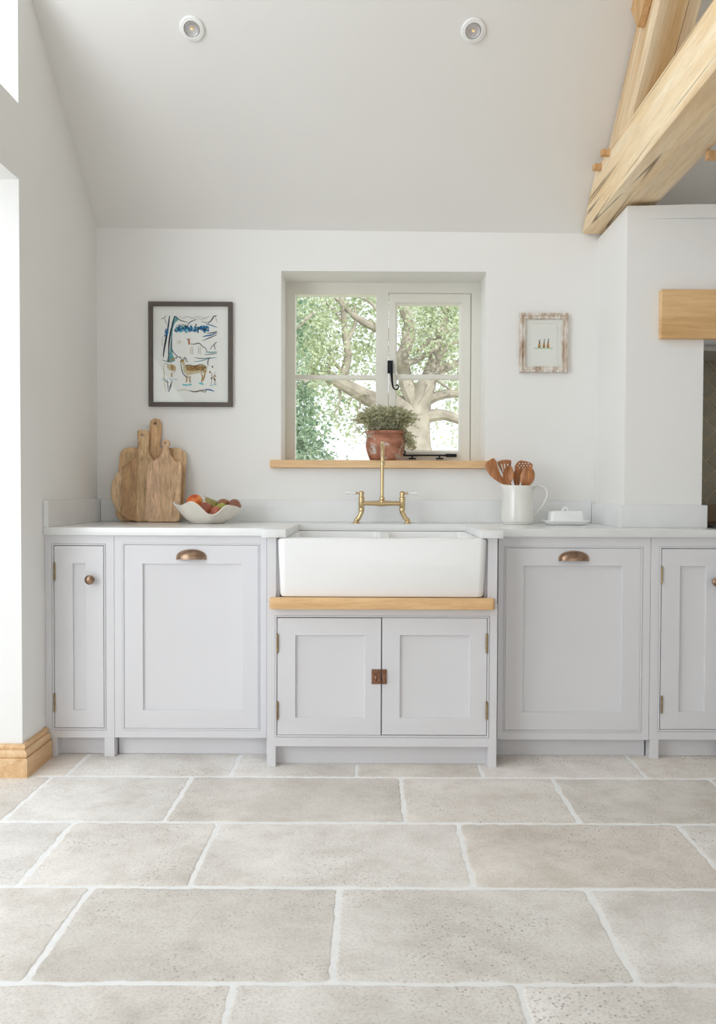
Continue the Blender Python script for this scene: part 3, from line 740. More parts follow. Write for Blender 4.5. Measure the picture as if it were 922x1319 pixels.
# sink cabinet
oS = rect(343.5, 786, 640.5, 962, YS)
zshelf = P(490, 786, YS).z
U3, d3, op = unit('pale grey sink cabinet with two doors and bronze latch below the oak bar', 343.5, 640.5, 962, (356.5, 795.5, 627.5, 947.5), [((356.5, 795.5, 491.3, 947.5), (380.5, 818.5, 469.5, 924.5)), ((491.3, 795.5, 627.5, 947.5), (515, 818.5, 604.5, 925))], [(343.5, 355), (628.5, 640.5)], Y=YS, top=zshelf + .028)
sx0, sx1 = oS[0] + .0004, oS[1] - .0004
for (a, b) in ((343.5, 355.5), (628, 640.5)):
    q = rect(a, 700, b, 780, YS); a_ = max(q[0], sx0); b_ = min(q[1], sx1)
    mb = MB(); mb.box(a_, b_, YS, -.1, zshelf + .0285, TOP, .0012); mb.build('cheek', M['cab'], U3)
q0, q1 = rect(343.5, 700, 355.5, 780, YS), rect(628, 700, 640.5, 780, YS)
FILL = [(q0[1] - .001, 0), (q1[0] + .001, 1)]
for k, x in ((0, 357.4), (1, 626.6)):
    for a, b in ((817, 840), (904, 926)):
        q = rect(x, a, x + 1, b, YS); hinge(d3[k], q[0], q[2], q[3], YS)
# latch: plate + turn knob on the left door, keeper on the right door
q = rect(478.5, 862, 490.6, 881, YS); mb = MB(); mb.box(q[0], q[1], YS - .004, YS + .0005, q[2], q[3], .001)
mb.box(q[0] + .004, q[1] - .004, YS - .006, YS - .003, q[2] + .004, q[3] - .004, .001)
kp = P(484, 872.5, YS - .006); mb.tube([kp + Vector((0, .002, 0)), kp + Vector((0, -.012, 0))], .004, 10); mb.ball(kp + Vector((0, -.014, -.003)), (.0062, .007, .013), 14)
for ax in (.003, q[1] - q[0] - .003):
    for az in (.003, q[3] - q[2] - .003): mb.ball((q[0] + ax, YS - .004, q[2] + az), (.0018, .001, .0018), 6)
l_ = mb.build('latch', M['copper'], d3[0]); l_['label'] = 'bronze cupboard latch'
q = rect(491.9, 862, 498, 881, YS); mb = MB(); mb.box(q[0], q[1], YS - .004, YS + .0005, q[2], q[3], .001); mb.box(q[0], q[1] - .006, YS - .012, YS - .003, q[2] + .008, q[3] - .008, .001)
for az in (.003, q[3] - q[2] - .003): mb.ball((q[1] - .004, YS - .004, q[2] + az), (.0018, .001, .0018), 6)
l_ = mb.build('latch_keeper', M['copper'], d3[1]); l_['label'] = 'bronze latch keeper'
# oak bar under the sink
q = rect(346.8, 771, 637.6, 785.5, YS - .045)
mb = MB()
o_ = [(q[0] + .012 - .012 * math.cos(R(t)), YS - .045 + .012 - .012 * math.sin(R(t))) for t in range(0, 91, 15)] + [(q[1] - .012 + .012 * math.sin(R(t)), YS - .045 + .012 - .012 * math.cos(R(t))) for t in range(0, 91, 15)]
mb.prism([(x, y, q[2]) for x, y in o_] + [(q[1], YS - .001, q[2]), (q[0], YS - .001, q[2])], (0, 0, q[3] - q[2]), .004, 3)
b_ = mb.build('drip_bar', M['oak'], U3); b_['label'] = 'oak bar along the front'
zsb = q[3]

# ------------------------------------------------------------------ butler sink
YK = YS - .022
kt = rect(357, 694, 627.3, 770, YK); kb = rect(359.5, 700, 624.5, 770.5, YK)
zt_, zb_ = ZU - .0006, zshelf + .029
sk = MB()
tx0, tx1, bxx0, bxx1 = kt[0], kt[1], kb[0], kb[1]
def sloop(x0, x1, y0, y1, z, r): return [(x, y, z) for x, y in rrect(x0, x1, y0, y1, r, 5)]
Yb = -.205
zlow = max(zb_, P(490, 770.3, YK).z)
loops = [sloop(bxx0 + .014, bxx1 - .014, YK + .020, Yb - .01, zlow, .02), sloop(bxx0 + .004, bxx1 - .004, YK + .009, Yb - .004, zlow + .004, .026), sloop(bxx0, bxx1, YK + .006, Yb - .002, zlow + .014, .028),
         sloop(tx0, tx1, YK, Yb, zt_ - .012, .028), sloop(tx0 + .002, tx1 - .002, YK + .002, Yb - .002, zt_ - .004, .028), sloop(tx0 + .010, tx1 - .010, YK + .010, Yb - .008, zt_, .022)]
L = sk.loft(loops, True, False)
topv = L[-1]; edges = [sk.bm.edges.get((topv[i], topv[(i + 1) % len(topv)])) for i in range(len(topv))]
mid = (tx0 + tx1) / 2 + .012
for (a, b) in ((tx0 + .034, mid - .016), (mid + .016, tx1 - .034)):
    bl = [sloop(a, b, YK + .036, Yb - .038, zt_, .03), sloop(a + .005, b - .005, YK + .041, Yb - .043, zt_ - .006, .03), sloop(a + .012, b - .012, YK + .048, Yb - .05, zt_ - .15, .03),
          sloop(a + .02, b - .02, YK + .056, Yb - .058, zlow + .035, .03), sloop(a + .04, b - .04, YK + .076, Yb - .078, zlow + .028, .03)]
    LL = sk.loft(bl, False, True)
    edges += [sk.bm.edges.get((LL[0][i], LL[0][(i + 1) % len(LL[0])])) for i in range(len(LL[0]))]
bmesh.ops.triangle_fill(sk.bm, use_beauty=True, use_dissolve=False, edges=edges)
for xf, k in FILL:
    e0, e1 = (tx0 - .0012, bxx0 - .0012) if k == 0 else (tx1 + .0012, bxx1 + .0012)
    mb = MB(); mb.prism([(xf, YS + .018, zshelf + .0285), (e1, YS + .018, zshelf + .0285), (e0, YS + .018, TOP), (xf, YS + .018, TOP)], (0, .03, 0)); mb.build('filler', M['cab'], U3)
snk = root('butler_sink', (mid, -.5, zlow)); tag(snk, 'white ceramic double butler sink set into the worktop under the window', 'sink')
sk.build('basin', M['ceramic'], snk, smooth=45)
for (a, b) in ((tx0 + .034, mid - .016), (mid + .016, tx1 - .034)):
    mb = MB(); mb.lathe([(.0, 0), (.036, 0), (.038, .002), (.034, .003), (.022, .001), (.0, .0005)], ((a + b) / 2, (YK + Yb) / 2, zlow + .0285), 20); mb.build('drain', M['brass'], snk)

# ------------------------------------------------------------------ bridge tap
YTp = -.15
tap = root('bridge_tap', (P(492, 674, YTp).x, YTp, ZT)); tag(tap, 'brushed brass bridge tap with white lever handles behind the sink', 'tap')
def T(x, y, Y=YTp): return P(x, y, Y)
mb = MB()
pts = []
c0 = T(492, 652); zc = T(492, 571).z
xm = c0.x
zarch = zc - .085
riser = [(xm, YTp, T(0, 648).z - .004), (xm, YTp, T(0, 640).z)] 
mb.tube([(xm, YTp, T(0, 644).z), (xm, YTp, zarch)] + [(xm, YTp - .085 + .085 * math.cos(R(a)), zarch + .085 * math.sin(R(a))) for a in range(8, 181, 8)] + [(xm, YTp - .17, zarch - .006)], .0078, 14)
zo = zarch - .006
mb.lathe([(.0082, .012), (.0100, .010), (.0100, .004), (.0094, .002), (.0104, -.002), (.0104, -.012), (.0085, -.0125), (.0, -.0126)], (xm, YTp - .17, zo), 18)
mb.build('spout', M['brass'], tap)
mb = MB()
xl_, xr_ = T(465.5, 645).x, T(518, 645).x; zbr = T(492, 648.5).z
mb.tube([(xl_ + .006, YTp, zbr), (xl_ + .02, YTp, zbr), (xm - .03, YTp, zbr), (xm - .012, YTp, zbr), (xm, YTp, zbr), (xm + .012, YTp, zbr), (xm + .03, YTp, zbr), (xr_ - .02, YTp, zbr), (xr_ - .006, YTp, zbr)], [.0095, .0098, .0108, .0128, .014, .0128, .0108, .0098, .0095], 14)
mb.lathe([(.0, -.010), (.012, -.008), (.0125, .006), (.012, .012), (.0098, .016), (.0125, .0185), (.0125, .027), (.0098, .029), (.0085, .034), (.0, .0345)], (xm, YTp, zbr), 20)
mb.build('bridge', M['brass'], tap)
for sx, xb, fx in ((-1, xl_, T(459, 674).x), (1, xr_, T(525.2, 674).x)):
    z0, z1 = T(492, 658).z, T(492, 634).z; hh = z1 - z0
    mb = MB(); mb.lathe([(.0, -.004), (.0108, -.003), (.0138, .002), (.0138, .012), (.0118, .014), (.0132, .018), (.0132, hh * .60), (.0142, hh * .62), (.0142, hh * .72), (.0105, hh * .75), (.0105, hh * .86), (.0122, hh * .88), (.0122, hh * .98), (.008, hh + .004), (.0, hh + .006)], (xb, YTp, z0), 20)
    mb.build('valve_body', M['brass'], tap)
    zf = ZT
    mb = MB(); mb.tube(smooth_path([(xb, YTp, z0 + .002), (xb, YTp, z0 - .006), (xb + (fx - xb) * .55, YTp, (z0 + zf) / 2 - .004), (fx, YTp, zf + .014), (fx + sx * .001, YTp, zf + .001)], 5), [.0108] * 16 + [.0098] * 5, 14)
    mb.lathe([(.0, 0), (.0205, 0), (.0205, .0025), (.012, .0055), (.0105, .009), (.0, .0095)], (fx, YTp, zf + .0004), 22)
    mb.build('tap_leg', M['brass'], tap)
    zl_ = T(492, 635.3).z; mb = MB(); 
    mb.tube([(xb + sx * .006, YTp, zl_), (xb + sx * .020, YTp, zl_), (xb + sx * .024, YTp, zl_), (xb + sx * .026, YTp, zl_)], [.004, .0038, .006, .006], 12)
    lv = mb.build('lever', M['brass'], tap)
    mb = MB(); mb.tube([(xb + sx * .0262, YTp, zl_), (xb + sx * .045, YTp, zl_ + .0005), (xb + sx * .066, YTp, zl_ + .001), (xb + sx * .070, YTp, zl_ + .001)], [.0052, .0062, .0076, .0055], 14)
    h_ = mb.build('lever_grip', M['porcelain'], lv); h_['label'] = 'white porcelain lever grip'

# ------------------------------------------------------------------ range cooker (only its left edge shows)
rg = root('range_cooker', (1.74, -.35, 0)); tag(rg, 'black range cooker at the right edge beside the chimney upstand', 'cooker')
mb = MB(); mb.box(1.392, 2.1, -.64, -.05, .002, .9, .003); mb.build('body', M['black'], rg)
mb = MB(); mb.box(1.39, 2.1, -.66, -.05, .901, .922, .003); mb.build('hob', M['black'], rg)
mb = MB(); mb.box(1.39, 2.1, -.049, -.026, .9, P(912, 650, -.049).z, .002); mb.build('splashback', M['rangeback'], rg)

# ------------------------------------------------------------------ downlights
nC = Vector((0, -SL, -1)).normalized()
tfC = Vector((0, 0, 1)).rotation_difference(nC).to_matrix().to_4x4()
for (x, y, lb) in ((247.5, 36.5, 'white recessed ceiling downlight, the left of the two'), (609.5, 39, 'white recessed ceiling downlight, the right of the two')):
    d = ray(x, y); t = 3.4
    for _ in range(40):
        q = CAM + d * t; t += (ceil_z(q.x, q.y) - q.z) / (d.z + SL * d.y)
    q = CAM + d * t; r = root('downlight', q); tag(r, lb, 'ceiling light', None)
    ORIG[r] = q
    mb = MB(); mb.lathe([(.030, .001), (.047, 0.001), (.048, .004), (.044, .009), (.032, .011), (.0300, .008), (.0295, .0025)], q, 32, tfC); mb.build('bezel', M['white'], r)
    tilt = Matrix.Rotation(R(8), 4, 'Y')
    mb = MB(); mb.lathe([(.0295, .0012), (.0275, .0065), (.0255, .0070), (.022, .005), (.010, .0035), (.0, .003)], q, 28, tfC); mb.build('reflector', M['chrome'], r)
    m_, nt, b_n = new_mat('led_warm'); b_n.inputs['Base Color'].default_value = lin((240, 214, 160)); b_n.inputs['Emission Color'].default_value = lin((255, 214, 140)); b_n.inputs['Emission Strength'].default_value = .5
    mb = MB(); mb.ball(q + nC * .006, (.006, .006, .003), 12); mb.build('led', m_, r)

# ------------------------------------------------------------------ pictures
def stroke(mb, pts, w, Y, mi):
    """tapered brush stroke as a flat ribbon just proud of the paper; pts are photo-crop points"""
    mb.mi = mi
    sp = smooth_path([Vector((a, b, 0)) for a, b in pts], 4); n = len(sp); prev = None
    for i, p in enumerate(sp):
        t = (sp[min(i + 1, n - 1)] - sp[max(i - 1, 0)]); t = t.normalized() if t.length > 1e-6 else Vector((1, 0, 0))
        nn = Vector((-t.y, t.x, 0)); ww = w * (.35 + .65 * math.sin(math.pi * min(1, (i + .6) / n)))
        a, b = mb.bm.verts.new(MAP(p + nn * ww, Y)), mb.bm.verts.new(MAP(p - nn * ww, Y))
        if prev: mb.face((prev[0], prev[1], b, a))
        prev = (a, b)
def blob(mb, pts, Y, mi):
    mb.mi = mi; sp = smooth_path([Vector((a, b, 0)) for a, b in pts], 4, True); mb.face([mb.bm.verts.new(MAP(p, Y)) for p in sp])
def ink(name, c): return plain(name, c, .85, var=.12, scale=60, spec=.1)

pic = rect(191, 388.5, 299, 523.5, -.02)
pr = root('framed_picture', ((pic[0] + pic[1]) / 2, -.01, pic[2])); tag(pr, 'dark framed picture of deer among blue trees left of the window', 'picture')
def frame_rings(mb, o, w, depth, lip=.004):
    mb.rings([(*o, -.001), (*o, -depth + .0015), (*exp(o, -.0015), -depth), (*exp(o, -w + .0015), -depth), (*exp(o, -w), -depth + .0015), (*exp(o, -w), -.004)], False)
mb = MB(); frame_rings(mb, pic, .0195, .022); mb.build('picture_frame', M['frame_dark'], pr)
mb = MB(); Yp = -.008
def MAP(p, Y): return P(180 + p.x / 7.092, 380 + p.y / 7.092, Y)
inner = exp(pic, -.015)
mb.poly([(inner[0], Yp, inner[2]), (inner[1], Yp, inner[2]), (inner[1], Yp, inner[3]), (inner[0], Yp, inner[3])])
AR = random.Random(3); lay = [Yp - .0003]
def Yl(): lay[0] -= .000004; return lay[0]
INK = [M['paper'], ink('ink_navy', (34, 44, 60)), ink('paint_blue', (38, 104, 158)), ink('paint_teal', (96, 158, 162)), ink('paint_ochre', (172, 136, 74)), ink('ink_brown', (96, 74, 52)), ink('paint_aqua', (112, 196, 210)), ink('ink_grey', (140, 142, 140)), ink('paint_sand', (204, 190, 156)), ink('paint_rust', (184, 112, 66))]
# left trunks
blob(mb, [(322, 190), (350, 225), (318, 262), (300, 330), (296, 430), (300, 540), (322, 600), (250, 610), (275, 500), (285, 380), (292, 260)], Yl(), 3)
stroke(mb, [(272, 190), (258, 300), (240, 400), (222, 500), (215, 570)], 9, Yl(), 1)
stroke(mb, [(318, 190), (296, 280), (278, 360), (266, 460), (262, 600)], 8, Yl(), 1)
stroke(mb, [(322, 192), (372, 232), (440, 250)], 4, Yl(), 1); stroke(mb, [(295, 400), (286, 470), (312, 530), (372, 580)], 4, Yl(), 1)
stroke(mb, [(195, 220), (222, 208), (240, 186)], 3, Yl(), 1); stroke(mb, [(225, 215), (248, 270)], 2.5, Yl(), 1); stroke(mb, [(205, 592), (250, 606), (310, 585), (340, 560)], 3.5, Yl(), 1)
stroke(mb, [(206, 375), (204, 470)], 2, Yl(), 7)
# blue hedge
for _ in range(150):
    x = AR.uniform(318, 628); y = 314 + AR.gauss(0, 12) - (x - 320) * .035; r = AR.uniform(5, 13)
    blob(mb, [(x + r * AR.uniform(.6, 1.3) * math.cos(k), y + r * AR.uniform(.7, 1.6) * math.sin(k)) for k in (0, 1.05, 2.1, 3.14, 4.2, 5.2)], Yl(), AR.choice((2, 2, 2, 3, 2, 1)) if AR.random() < .9 else 6)
for _ in range(14):
    x = AR.uniform(222, 258); y = AR.uniform(300, 375); stroke(mb, [(x, y - 10), (x + 4, y), (x - 3, y + 12)], 5, Yl(), 2)
for _ in range(16):
    x = AR.uniform(330, 420); y = AR.uniform(262, 285); blob(mb, [(x - 4, y), (x, y - 4), (x + 4, y), (x, y + 4)], Yl(), 1 if AR.random() < .4 else 7)
# branches upper right
for pts, w, c in (([(705, 190), (676, 196), (655, 230), (622, 262)], 5, 1), ([(520, 222), (480, 236), (445, 262), (432, 300)], 3.5, 1), ([(600, 262), (650, 276), (706, 296)], 4, 2), ([(706, 340), (650, 366), (610, 372), (575, 382)], 6, 2), ([(706, 360), (660, 382), (620, 398), (575, 416)], 4, 1), ([(706, 332), (660, 345), (610, 352)], 4, 1),
                  ([(360, 200), (400, 208), (440, 196), (480, 212), (540, 196), (600, 208)], 2, 7), ([(520, 210), (560, 220), (600, 212), (640, 190)], 2, 7), ([(690, 200), (708, 250)], 2, 7), ([(560, 235), (590, 250), (640, 244)], 2, 1),
                  ([(706, 520), (660, 524), (600, 520)], 5, 3), ([(706, 535), (650, 540), (590, 546)], 4, 7), ([(700, 572), (640, 578), (560, 600), (495, 610)], 4, 3), ([(500, 570), (560, 580), (650, 572)], 3, 1), ([(632, 580), (622, 610), (624, 650)], 4, 1),
                  ([(580, 470), (604, 490), (612, 520)], 3, 1), ([(690, 440), (660, 470), (640, 500)], 4, 7), ([(706, 430), (680, 450), (690, 500)], 5, 7)):
    stroke(mb, pts, w, Yl(), c)
# small far deer
stroke(mb, [(440, 400), (450, 425), (448, 455)], 8, Yl(), 9); stroke(mb, [(430, 396), (440, 408)], 3, Yl(), 5); stroke(mb, [(460, 396), (452, 408)], 3, Yl(), 5)
stroke(mb, [(455, 445), (500, 448), (540, 440), (570, 466), (582, 480)], 4, Yl(), 5)
for x in (470, 486, 540, 556): stroke(mb, [(x, 470), (x - 4, 510), (x, 545)], 2, Yl(), 7 if x > 480 else 4)
stroke(mb, [(352, 410), (370, 425), (368, 452)], 3, Yl(), 8); stroke(mb, [(340, 430), (360, 436)], 2, Yl(), 4)
# near deer
blob(mb, [(402, 640), (440, 648), (500, 642), (560, 640), (606, 650), (614, 690), (596, 712), (540, 712), (490, 722), (440, 735), (412, 715), (394, 680)], Yl(), 8)
blob(mb, [(425, 655), (500, 648), (590, 652), (600, 672), (540, 690), (470, 696), (432, 684)], Yl(), 4)
for _ in range(46):
    x = AR.uniform(415, 605); y = 668 + AR.gauss(0, 13); blob(mb, [(x - 6, y), (x, y - 5), (x + 6, y), (x, y + 5)], Yl(), AR.choice((5, 5, 9, 1)))
stroke(mb, [(400, 648), (440, 640), (500, 650), (560, 636), (612, 655)], 5, Yl(), 5)
stroke(mb, [(372, 600), (378, 650), (388, 700), (420, 745), (470, 748)], 4, Yl(), 1); stroke(mb, [(388, 596), (398, 625), (412, 662)], 13, Yl(), 8); blob(mb, [(366, 604), (378, 590), (398, 588), (404, 602), (388, 612), (372, 612)], Yl(), 4)
for pts in ([(425, 735), (430, 770), (422, 800)], [(455, 745), (458, 775), (462, 805)], [(560, 715), (572, 750), (560, 800)], [(600, 690), (590, 740), (575, 790)]): stroke(mb, pts, 6, Yl(), 4)
for pts in ([(388, 600), (376, 575), (360, 560)], [(395, 598), (405, 575), (415, 562)], [(400, 585), (425, 580), (420, 600)], [(345, 565), (330, 585)], [(420, 605), (440, 606)]): stroke(mb, pts, 3, Yl(), 1)
# left deer
stroke(mb, [(232, 618), (215, 660), (222, 720), (222, 790), (238, 880)], 4, Yl(), 8); stroke(mb, [(232, 620), (270, 640), (318, 650), (322, 690), (300, 712)], 4, Yl(), 4)
blob(mb, [(250, 640), (290, 630), (318, 655), (312, 690), (280, 690), (255, 672)], Yl(), 8); blob(mb, [(285, 640), (312, 650), (308, 685), (285, 680)], Yl(), 4)
for pts in ([(250, 770), (256, 830), (262, 885)], [(222, 760), (240, 790), (268, 800)], [(300, 780), (280, 820), (268, 880)], [(265, 885), (285, 830), (290, 790)]): stroke(mb, pts, 3.5, Yl(), 1)
stroke(mb, [(290, 710), (292, 750)], 6, Yl(), 4); stroke(mb, [(270, 600), (300, 590), (322, 575)], 7, Yl(), 4)
# water dabs, twigs and ground
for x, y in ((405, 820), (430, 822), (460, 818), (555, 806), (570, 812), (655, 826), (690, 816), (215, 770), (285, 768), (330, 770)):
    stroke(mb, [(x - 16, y - 4), (x, y + 2), (x + 14, y - 2)], 7 if x > 380 and x < 600 else 3, Yl(), 6)
for pts, w, c in (([(340, 876), (400, 864), (450, 872)], 3, 8), ([(450, 872), (500, 884), (560, 872), (610, 866)], 5, 5), ([(600, 862), (640, 866), (680, 880)], 6, 2), ([(560, 880), (600, 886), (606, 866)], 3, 1), ([(640, 690), (660, 740), (650, 830)], 2, 5), ([(690, 700), (675, 760), (690, 800)], 2, 7), ([(660, 740), (690, 780), (676, 826)], 2, 5)): stroke(mb, pts, w, Yl(), c)
for x, y in ((664, 655), (690, 740), (640, 705), (655, 760), (685, 770)): blob(mb, [(x - 9, y), (x, y - 8), (x + 8, y), (x, y + 9)], Yl(), AR.choice((5, 9)))
mb.build('print', INK, pr, smooth=0, recalc=False)
mb = MB(); g_ = exp(pic, -.017); mb.box(g_[0], g_[1], -.0135, -.0115, g_[2], g_[3]); mb.build('picture_glass', M['glass'], pr)

pic2 = rect(669.5, 403, 731.5, 479.5, -.02)
p2 = root('framed_picture', ((pic2[0] + pic2[1]) / 2, -.01, pic2[2])); tag(p2, 'small limed wood framed picture of three hares right of the window', 'picture')
mb = MB(); o = pic2
mb.rings([(*o, -.001), (*o, -.02), (*exp(o, -.003), -.024), (*exp(o, -.010), -.024), (*exp(o, -.013), -.017), (*exp(o, -.019), -.017), (*exp(o, -.022), -.020), (*exp(o, -.0255), -.019), (*exp(o, -.0285), -.012), (*exp(o, -.0285), -.004)], False)
mb.build('picture_frame', M['weathered'], p2, smooth=25)
def MAP(p, Y): return P(660 + p.x / 11.53, 395 + p.y / 11.53, Y)
mb = MB(); Yp = -.007; lay = [Yp - .0003]; inner = exp(o, -.024)
mb.mi = 0; mb.poly([(inner[0], Yp, inner[2]), (inner[1], Yp, inner[2]), (inner[1], Yp, inner[3]), (inner[0], Yp, inner[3])])
INK2 = [M['mount'], ink('hare_tan', (196, 150, 104)), ink('hare_dark', (74, 60, 50)), ink('grass_green', (160, 196, 140)), ink('hare_grey', (120, 124, 122)), ink('mount_line', (220, 219, 212))]
for pts in ([(255, 250), (255, 860)], [(255, 250), (665, 250)], [(665, 250), (665, 860)]): stroke(mb, pts, 4, Yl(), 5)
for x in range(320, 575, 18): stroke(mb, [(x, 616), (x + 14, 612 + (x * 7 % 12)), (x + 26, 620)], 6, Yl(), 3)
for x, h, dk in ((398, 540, 1), (466, 535, 0), (526, 530, 1)):
    blob(mb, [(x - 16, 605), (x - 16, 565), (x - 4, h), (x + 8, h - 4), (x + 18, 560), (x + 18, 605)], Yl(), 1)
    blob(mb, [(x - 14, 606), (x - 12, 585), (x, 592), (x + 4, 607)], Yl(), 2)
    blob(mb, [(x - 8, h + 4), (x + 2, h - 24), (x + 14, h - 10), (x + 10, h + 6)], Yl(), 4 if not dk else 2)
    stroke(mb, [(x + 4, h - 18), (x + 8, h - 36), (x + 14, h - 58)], 6, Yl(), 4); stroke(mb, [(x, h - 16), (x - (18 if dk and x < 420 else -4), h - 46)], 4, Yl(), 4)
mb.build('print', INK2, p2, smooth=0, recalc=False)
mb = MB(); g_ = exp(o, -.0275); mb.box(g_[0], g_[1], -.0115, -.0095, g_[2], g_[3]); mb.build('picture_glass', M['glass'], p2)

# ------------------------------------------------------------------ chopping boards leaning on the wall
def board(name, label, mat, outline_px, hole, ybase, lean, t, Yref, nsm=4):
    """outline from crop pixels -> metric (u,v) in the leaning plane; foot of the back face at (ybase, ZT)"""
    o = [P(135 + a / 4.984, 530 + b / 4.984, Yref) for a, b in outline_px]
    zmin = min(p.z for p in o); xm_ = sum(p.x for p in o) / len(o)
    base = Vector((xm_, ybase, ZT + .0008 + math.sin(lean) * 0))
    def uv(p): return (p.x - xm_, (p.z - zmin) / math.cos(lean) * 1.0)
    out = [uv(p) for p in o]
    out = [(v.x, v.y) for v in smooth_path([Vector((a, b, 0)) for a, b in out], nsm, True)]
    mn = min(v for _, v in out); out = [(a, b - mn) for a, b in out]
    hc = P(135 + hole[0] / 4.984, 530 + hole[1] / 4.984, Yref); hu = uv(hc)
    hl = [(hu[0] + hole[2] * math.cos(2 * math.pi * k / 14), hu[1] - mn + hole[2] * math.sin(2 * math.pi * k / 14)) for k in range(14)]
    tf = Matrix.Translation(base) @ Matrix.Rotation(-lean, 4, 'X')
    mb = MB(); mb.plate(out, [hl], t, tf, .0025)
    dz = min(v.co.z for v in mb.bm.verts) - ZT - .0006
    for v in mb.bm.verts: v.co.z -= dz
    ob = mb.build(name, mat, origin=(base.x, base.y, ZT)); return tag(ob, label, 'chopping board')
def arc(cx, cy, r, a0, a1, n):
    return [(cx + r * math.cos(R(a0 + (a1 - a0) * k / n)), cy + r * math.sin(R(a0 + (a1 - a0) * k / n))) for k in range(n + 1)]
ob = [(277, 225), (276, 150), (278, 75), (288, 47), (313, 36), (338, 45), (351, 72), (350, 150), (349, 225), (400, 226), (445, 228)] + arc(455, 290, 62, -80, -5, 5) + [(515, 400), (512, 520), (508, 610)] + arc(445, 640, 58, 5, 85, 5) + [(300, 700), (200, 698)] + arc(135, 640, 58, 95, 175, 5) + [(80, 500), (83, 400), (88, 310)] + arc(150, 285, 60, 185, 262, 5) + [(210, 225)]
board('chopping_board', 'largest square chopping board with tall rounded handle at back of the stack', M['board_back'], ob, (313, 69, .006), -.075, R(6.5), .018, -.05, 3)
th = [(200, 112), (232, 108), (272, 110), (274, 180), (276, 250), (292, 276)] + arc(236, 500, 194, -62, 62, 14)[0:] 
orr = [(200, 110), (236, 107), (273, 110), (275, 180), (276, 245), (290, 272)] + [(310, 305)] + arc(240, 497, 198, -60, 238, 30) + [(190, 285), (203, 262), (205, 180)]
board('chopping_board', 'round chopping board with square ended handle in the middle of the stack', M['board_round'], orr, (234, 140, .006), -.104, R(7), .016, -.075, 2)
ofr = [(366, 240)] + arc(386, 198, 26, 122, 418, 9) + [(406, 240), (418, 272), (436, 290), (446, 312), (470, 318), (488, 335), (491, 480), (490, 620)] + arc(462, 672, 30, 10, 85, 4) + [(400, 702), (340, 702)] + arc(300, 674, 28, 95, 172, 4) + [(271, 560), (272, 440), (276, 350), (288, 322), (320, 306), (345, 290), (358, 268)]
board('chopping_board', 'front chopping board with ring shaped handle and sloping shoulders', M['board_front'], ofr, (386, 198, .0062), -.138, R(7.5), .018, -.1, 3)

# ------------------------------------------------------------------ wavy bowl of fruit
bc = P(268, 668, -.215); BX, BY = bc.x, -.215
ctl = [(-180, 1.0), (-150, .88), (-132, .84), (-110, 1.04), (-94, .80), (-80, .42), (-67, .46), (-50, .84), (-28, .80), (0, .70), (35, 1.02), (70, .75), (105, 1.05), (145, .8), (180, 1.0)]
RIM = [p for p in smooth_path([Vector((a, b, 0)) for a, b in [(-180 - 15, .9)] + ctl + [(195, .93)]], 12)]
def rimh(a):
    a = (math.degrees(a) + 180) % 360 - 180
    for p, q in zip(RIM, RIM[1:]):
        if p.x <= a <= q.x: return p.y + (q.y - p.y) * (a - p.x) / max(1e-6, q.x - p.x)
    return 1
mb = MB(); seg = 128; HB = .088
def bowl_ring(t, off, inner):
    out = []
    for k in range(seg):
        a = 2 * math.pi * k / seg; hgt = rimh(a)
        wv = (hgt - .8)
        rr = .070 + (.152 - .070) * t ** .85 * (1 + .10 * wv * t)
        z = .004 + HB * hgt * t ** 1.25
        rr -= off; z += off * .8 if inner else 0
        out.append((BX + rr * math.cos(a), BY + rr * .86 * math.sin(a), ZT + .0006 + z - (.004 if t == 0 and not inner else 0)))
    return out
outer = [bowl_ring(t / 12, 0, False) for t in range(13)]
inn = [bowl_ring(t / 12, .0045, True) for t in range(12, -1, -1)]
mb.loft(outer + inn)
tag(mb.build('fruit_bowl', M['bisque'], smooth=60), 'cream wavy edged bowl holding fruit beside the chopping boards', 'bowl')

def fruitmat(name, cols, scale=9, rough=.45, vert=0):
    m, nt, b = new_mat(name); co = coords(nt, (1, 1, 1))
    n1 = N(nt, 'ShaderNodeTexNoise', Scale=scale * 2.2, Detail=4, Roughness=.6); nt.links.new(co, n1.inputs['Vector'])
    col = ramp(nt, n1.outputs[0], [(.32 + .36 * i / max(1, len(cols) - 1), lin(c)) for i, c in enumerate(cols)])
    n2 = N(nt, 'ShaderNodeTexNoise', Scale=240, Detail=2); nt.links.new(co, n2.inputs['Vector'])
    sp_ = ramp(nt, n2.outputs[0], [(.6, (0, 0, 0, 1)), (.72, (.35, .35, .35, 1))])
    nt.links.new(mixc(nt, sp_, col, lin((214, 190, 140))), b.inputs['Base Color'])
    b.inputs['Roughness'].default_value = rough; return m
def fruit(name, label, cat, px, py, Y, r, cols, prof, axis, stem=True, group=None):
    c = P(135 + px / 4.984, 530 + py / 4.984, Y)
    tf = Vector((0, 0, 1)).rotation_difference(Vector(axis).normalized()).to_matrix().to_4x4()
    rt_ = root(name, c - Vector((0, 0, r))); tag(rt_, label, cat, group)
    mb = MB(); mb.lathe([(a * r, z * r) for a, z in prof], c, 28, tf)
    mb.build('flesh', fruitmat(name + '_skin', cols), rt_, smooth=60)
    top = prof[-1][1] * r
    if stem:
        mb = MB(); pts = [c + (tf @ Vector((0, 0, top - .004))), c + (tf @ Vector((.001, 0, top + .006))), c + (tf @ Vector((.003, .001, top + .012)))]
        mb.tube(pts, [.0016, .0014, .002], 7); mb.build('stem', M['peg'], rt_)
APPLE = [(.0, -.82), (.25, -.86), (.5, -.8), (.82, -.5), (1.0, 0), (.96, .35), (.75, .68), (.45, .84), (.2, .8), (.0, .7)]
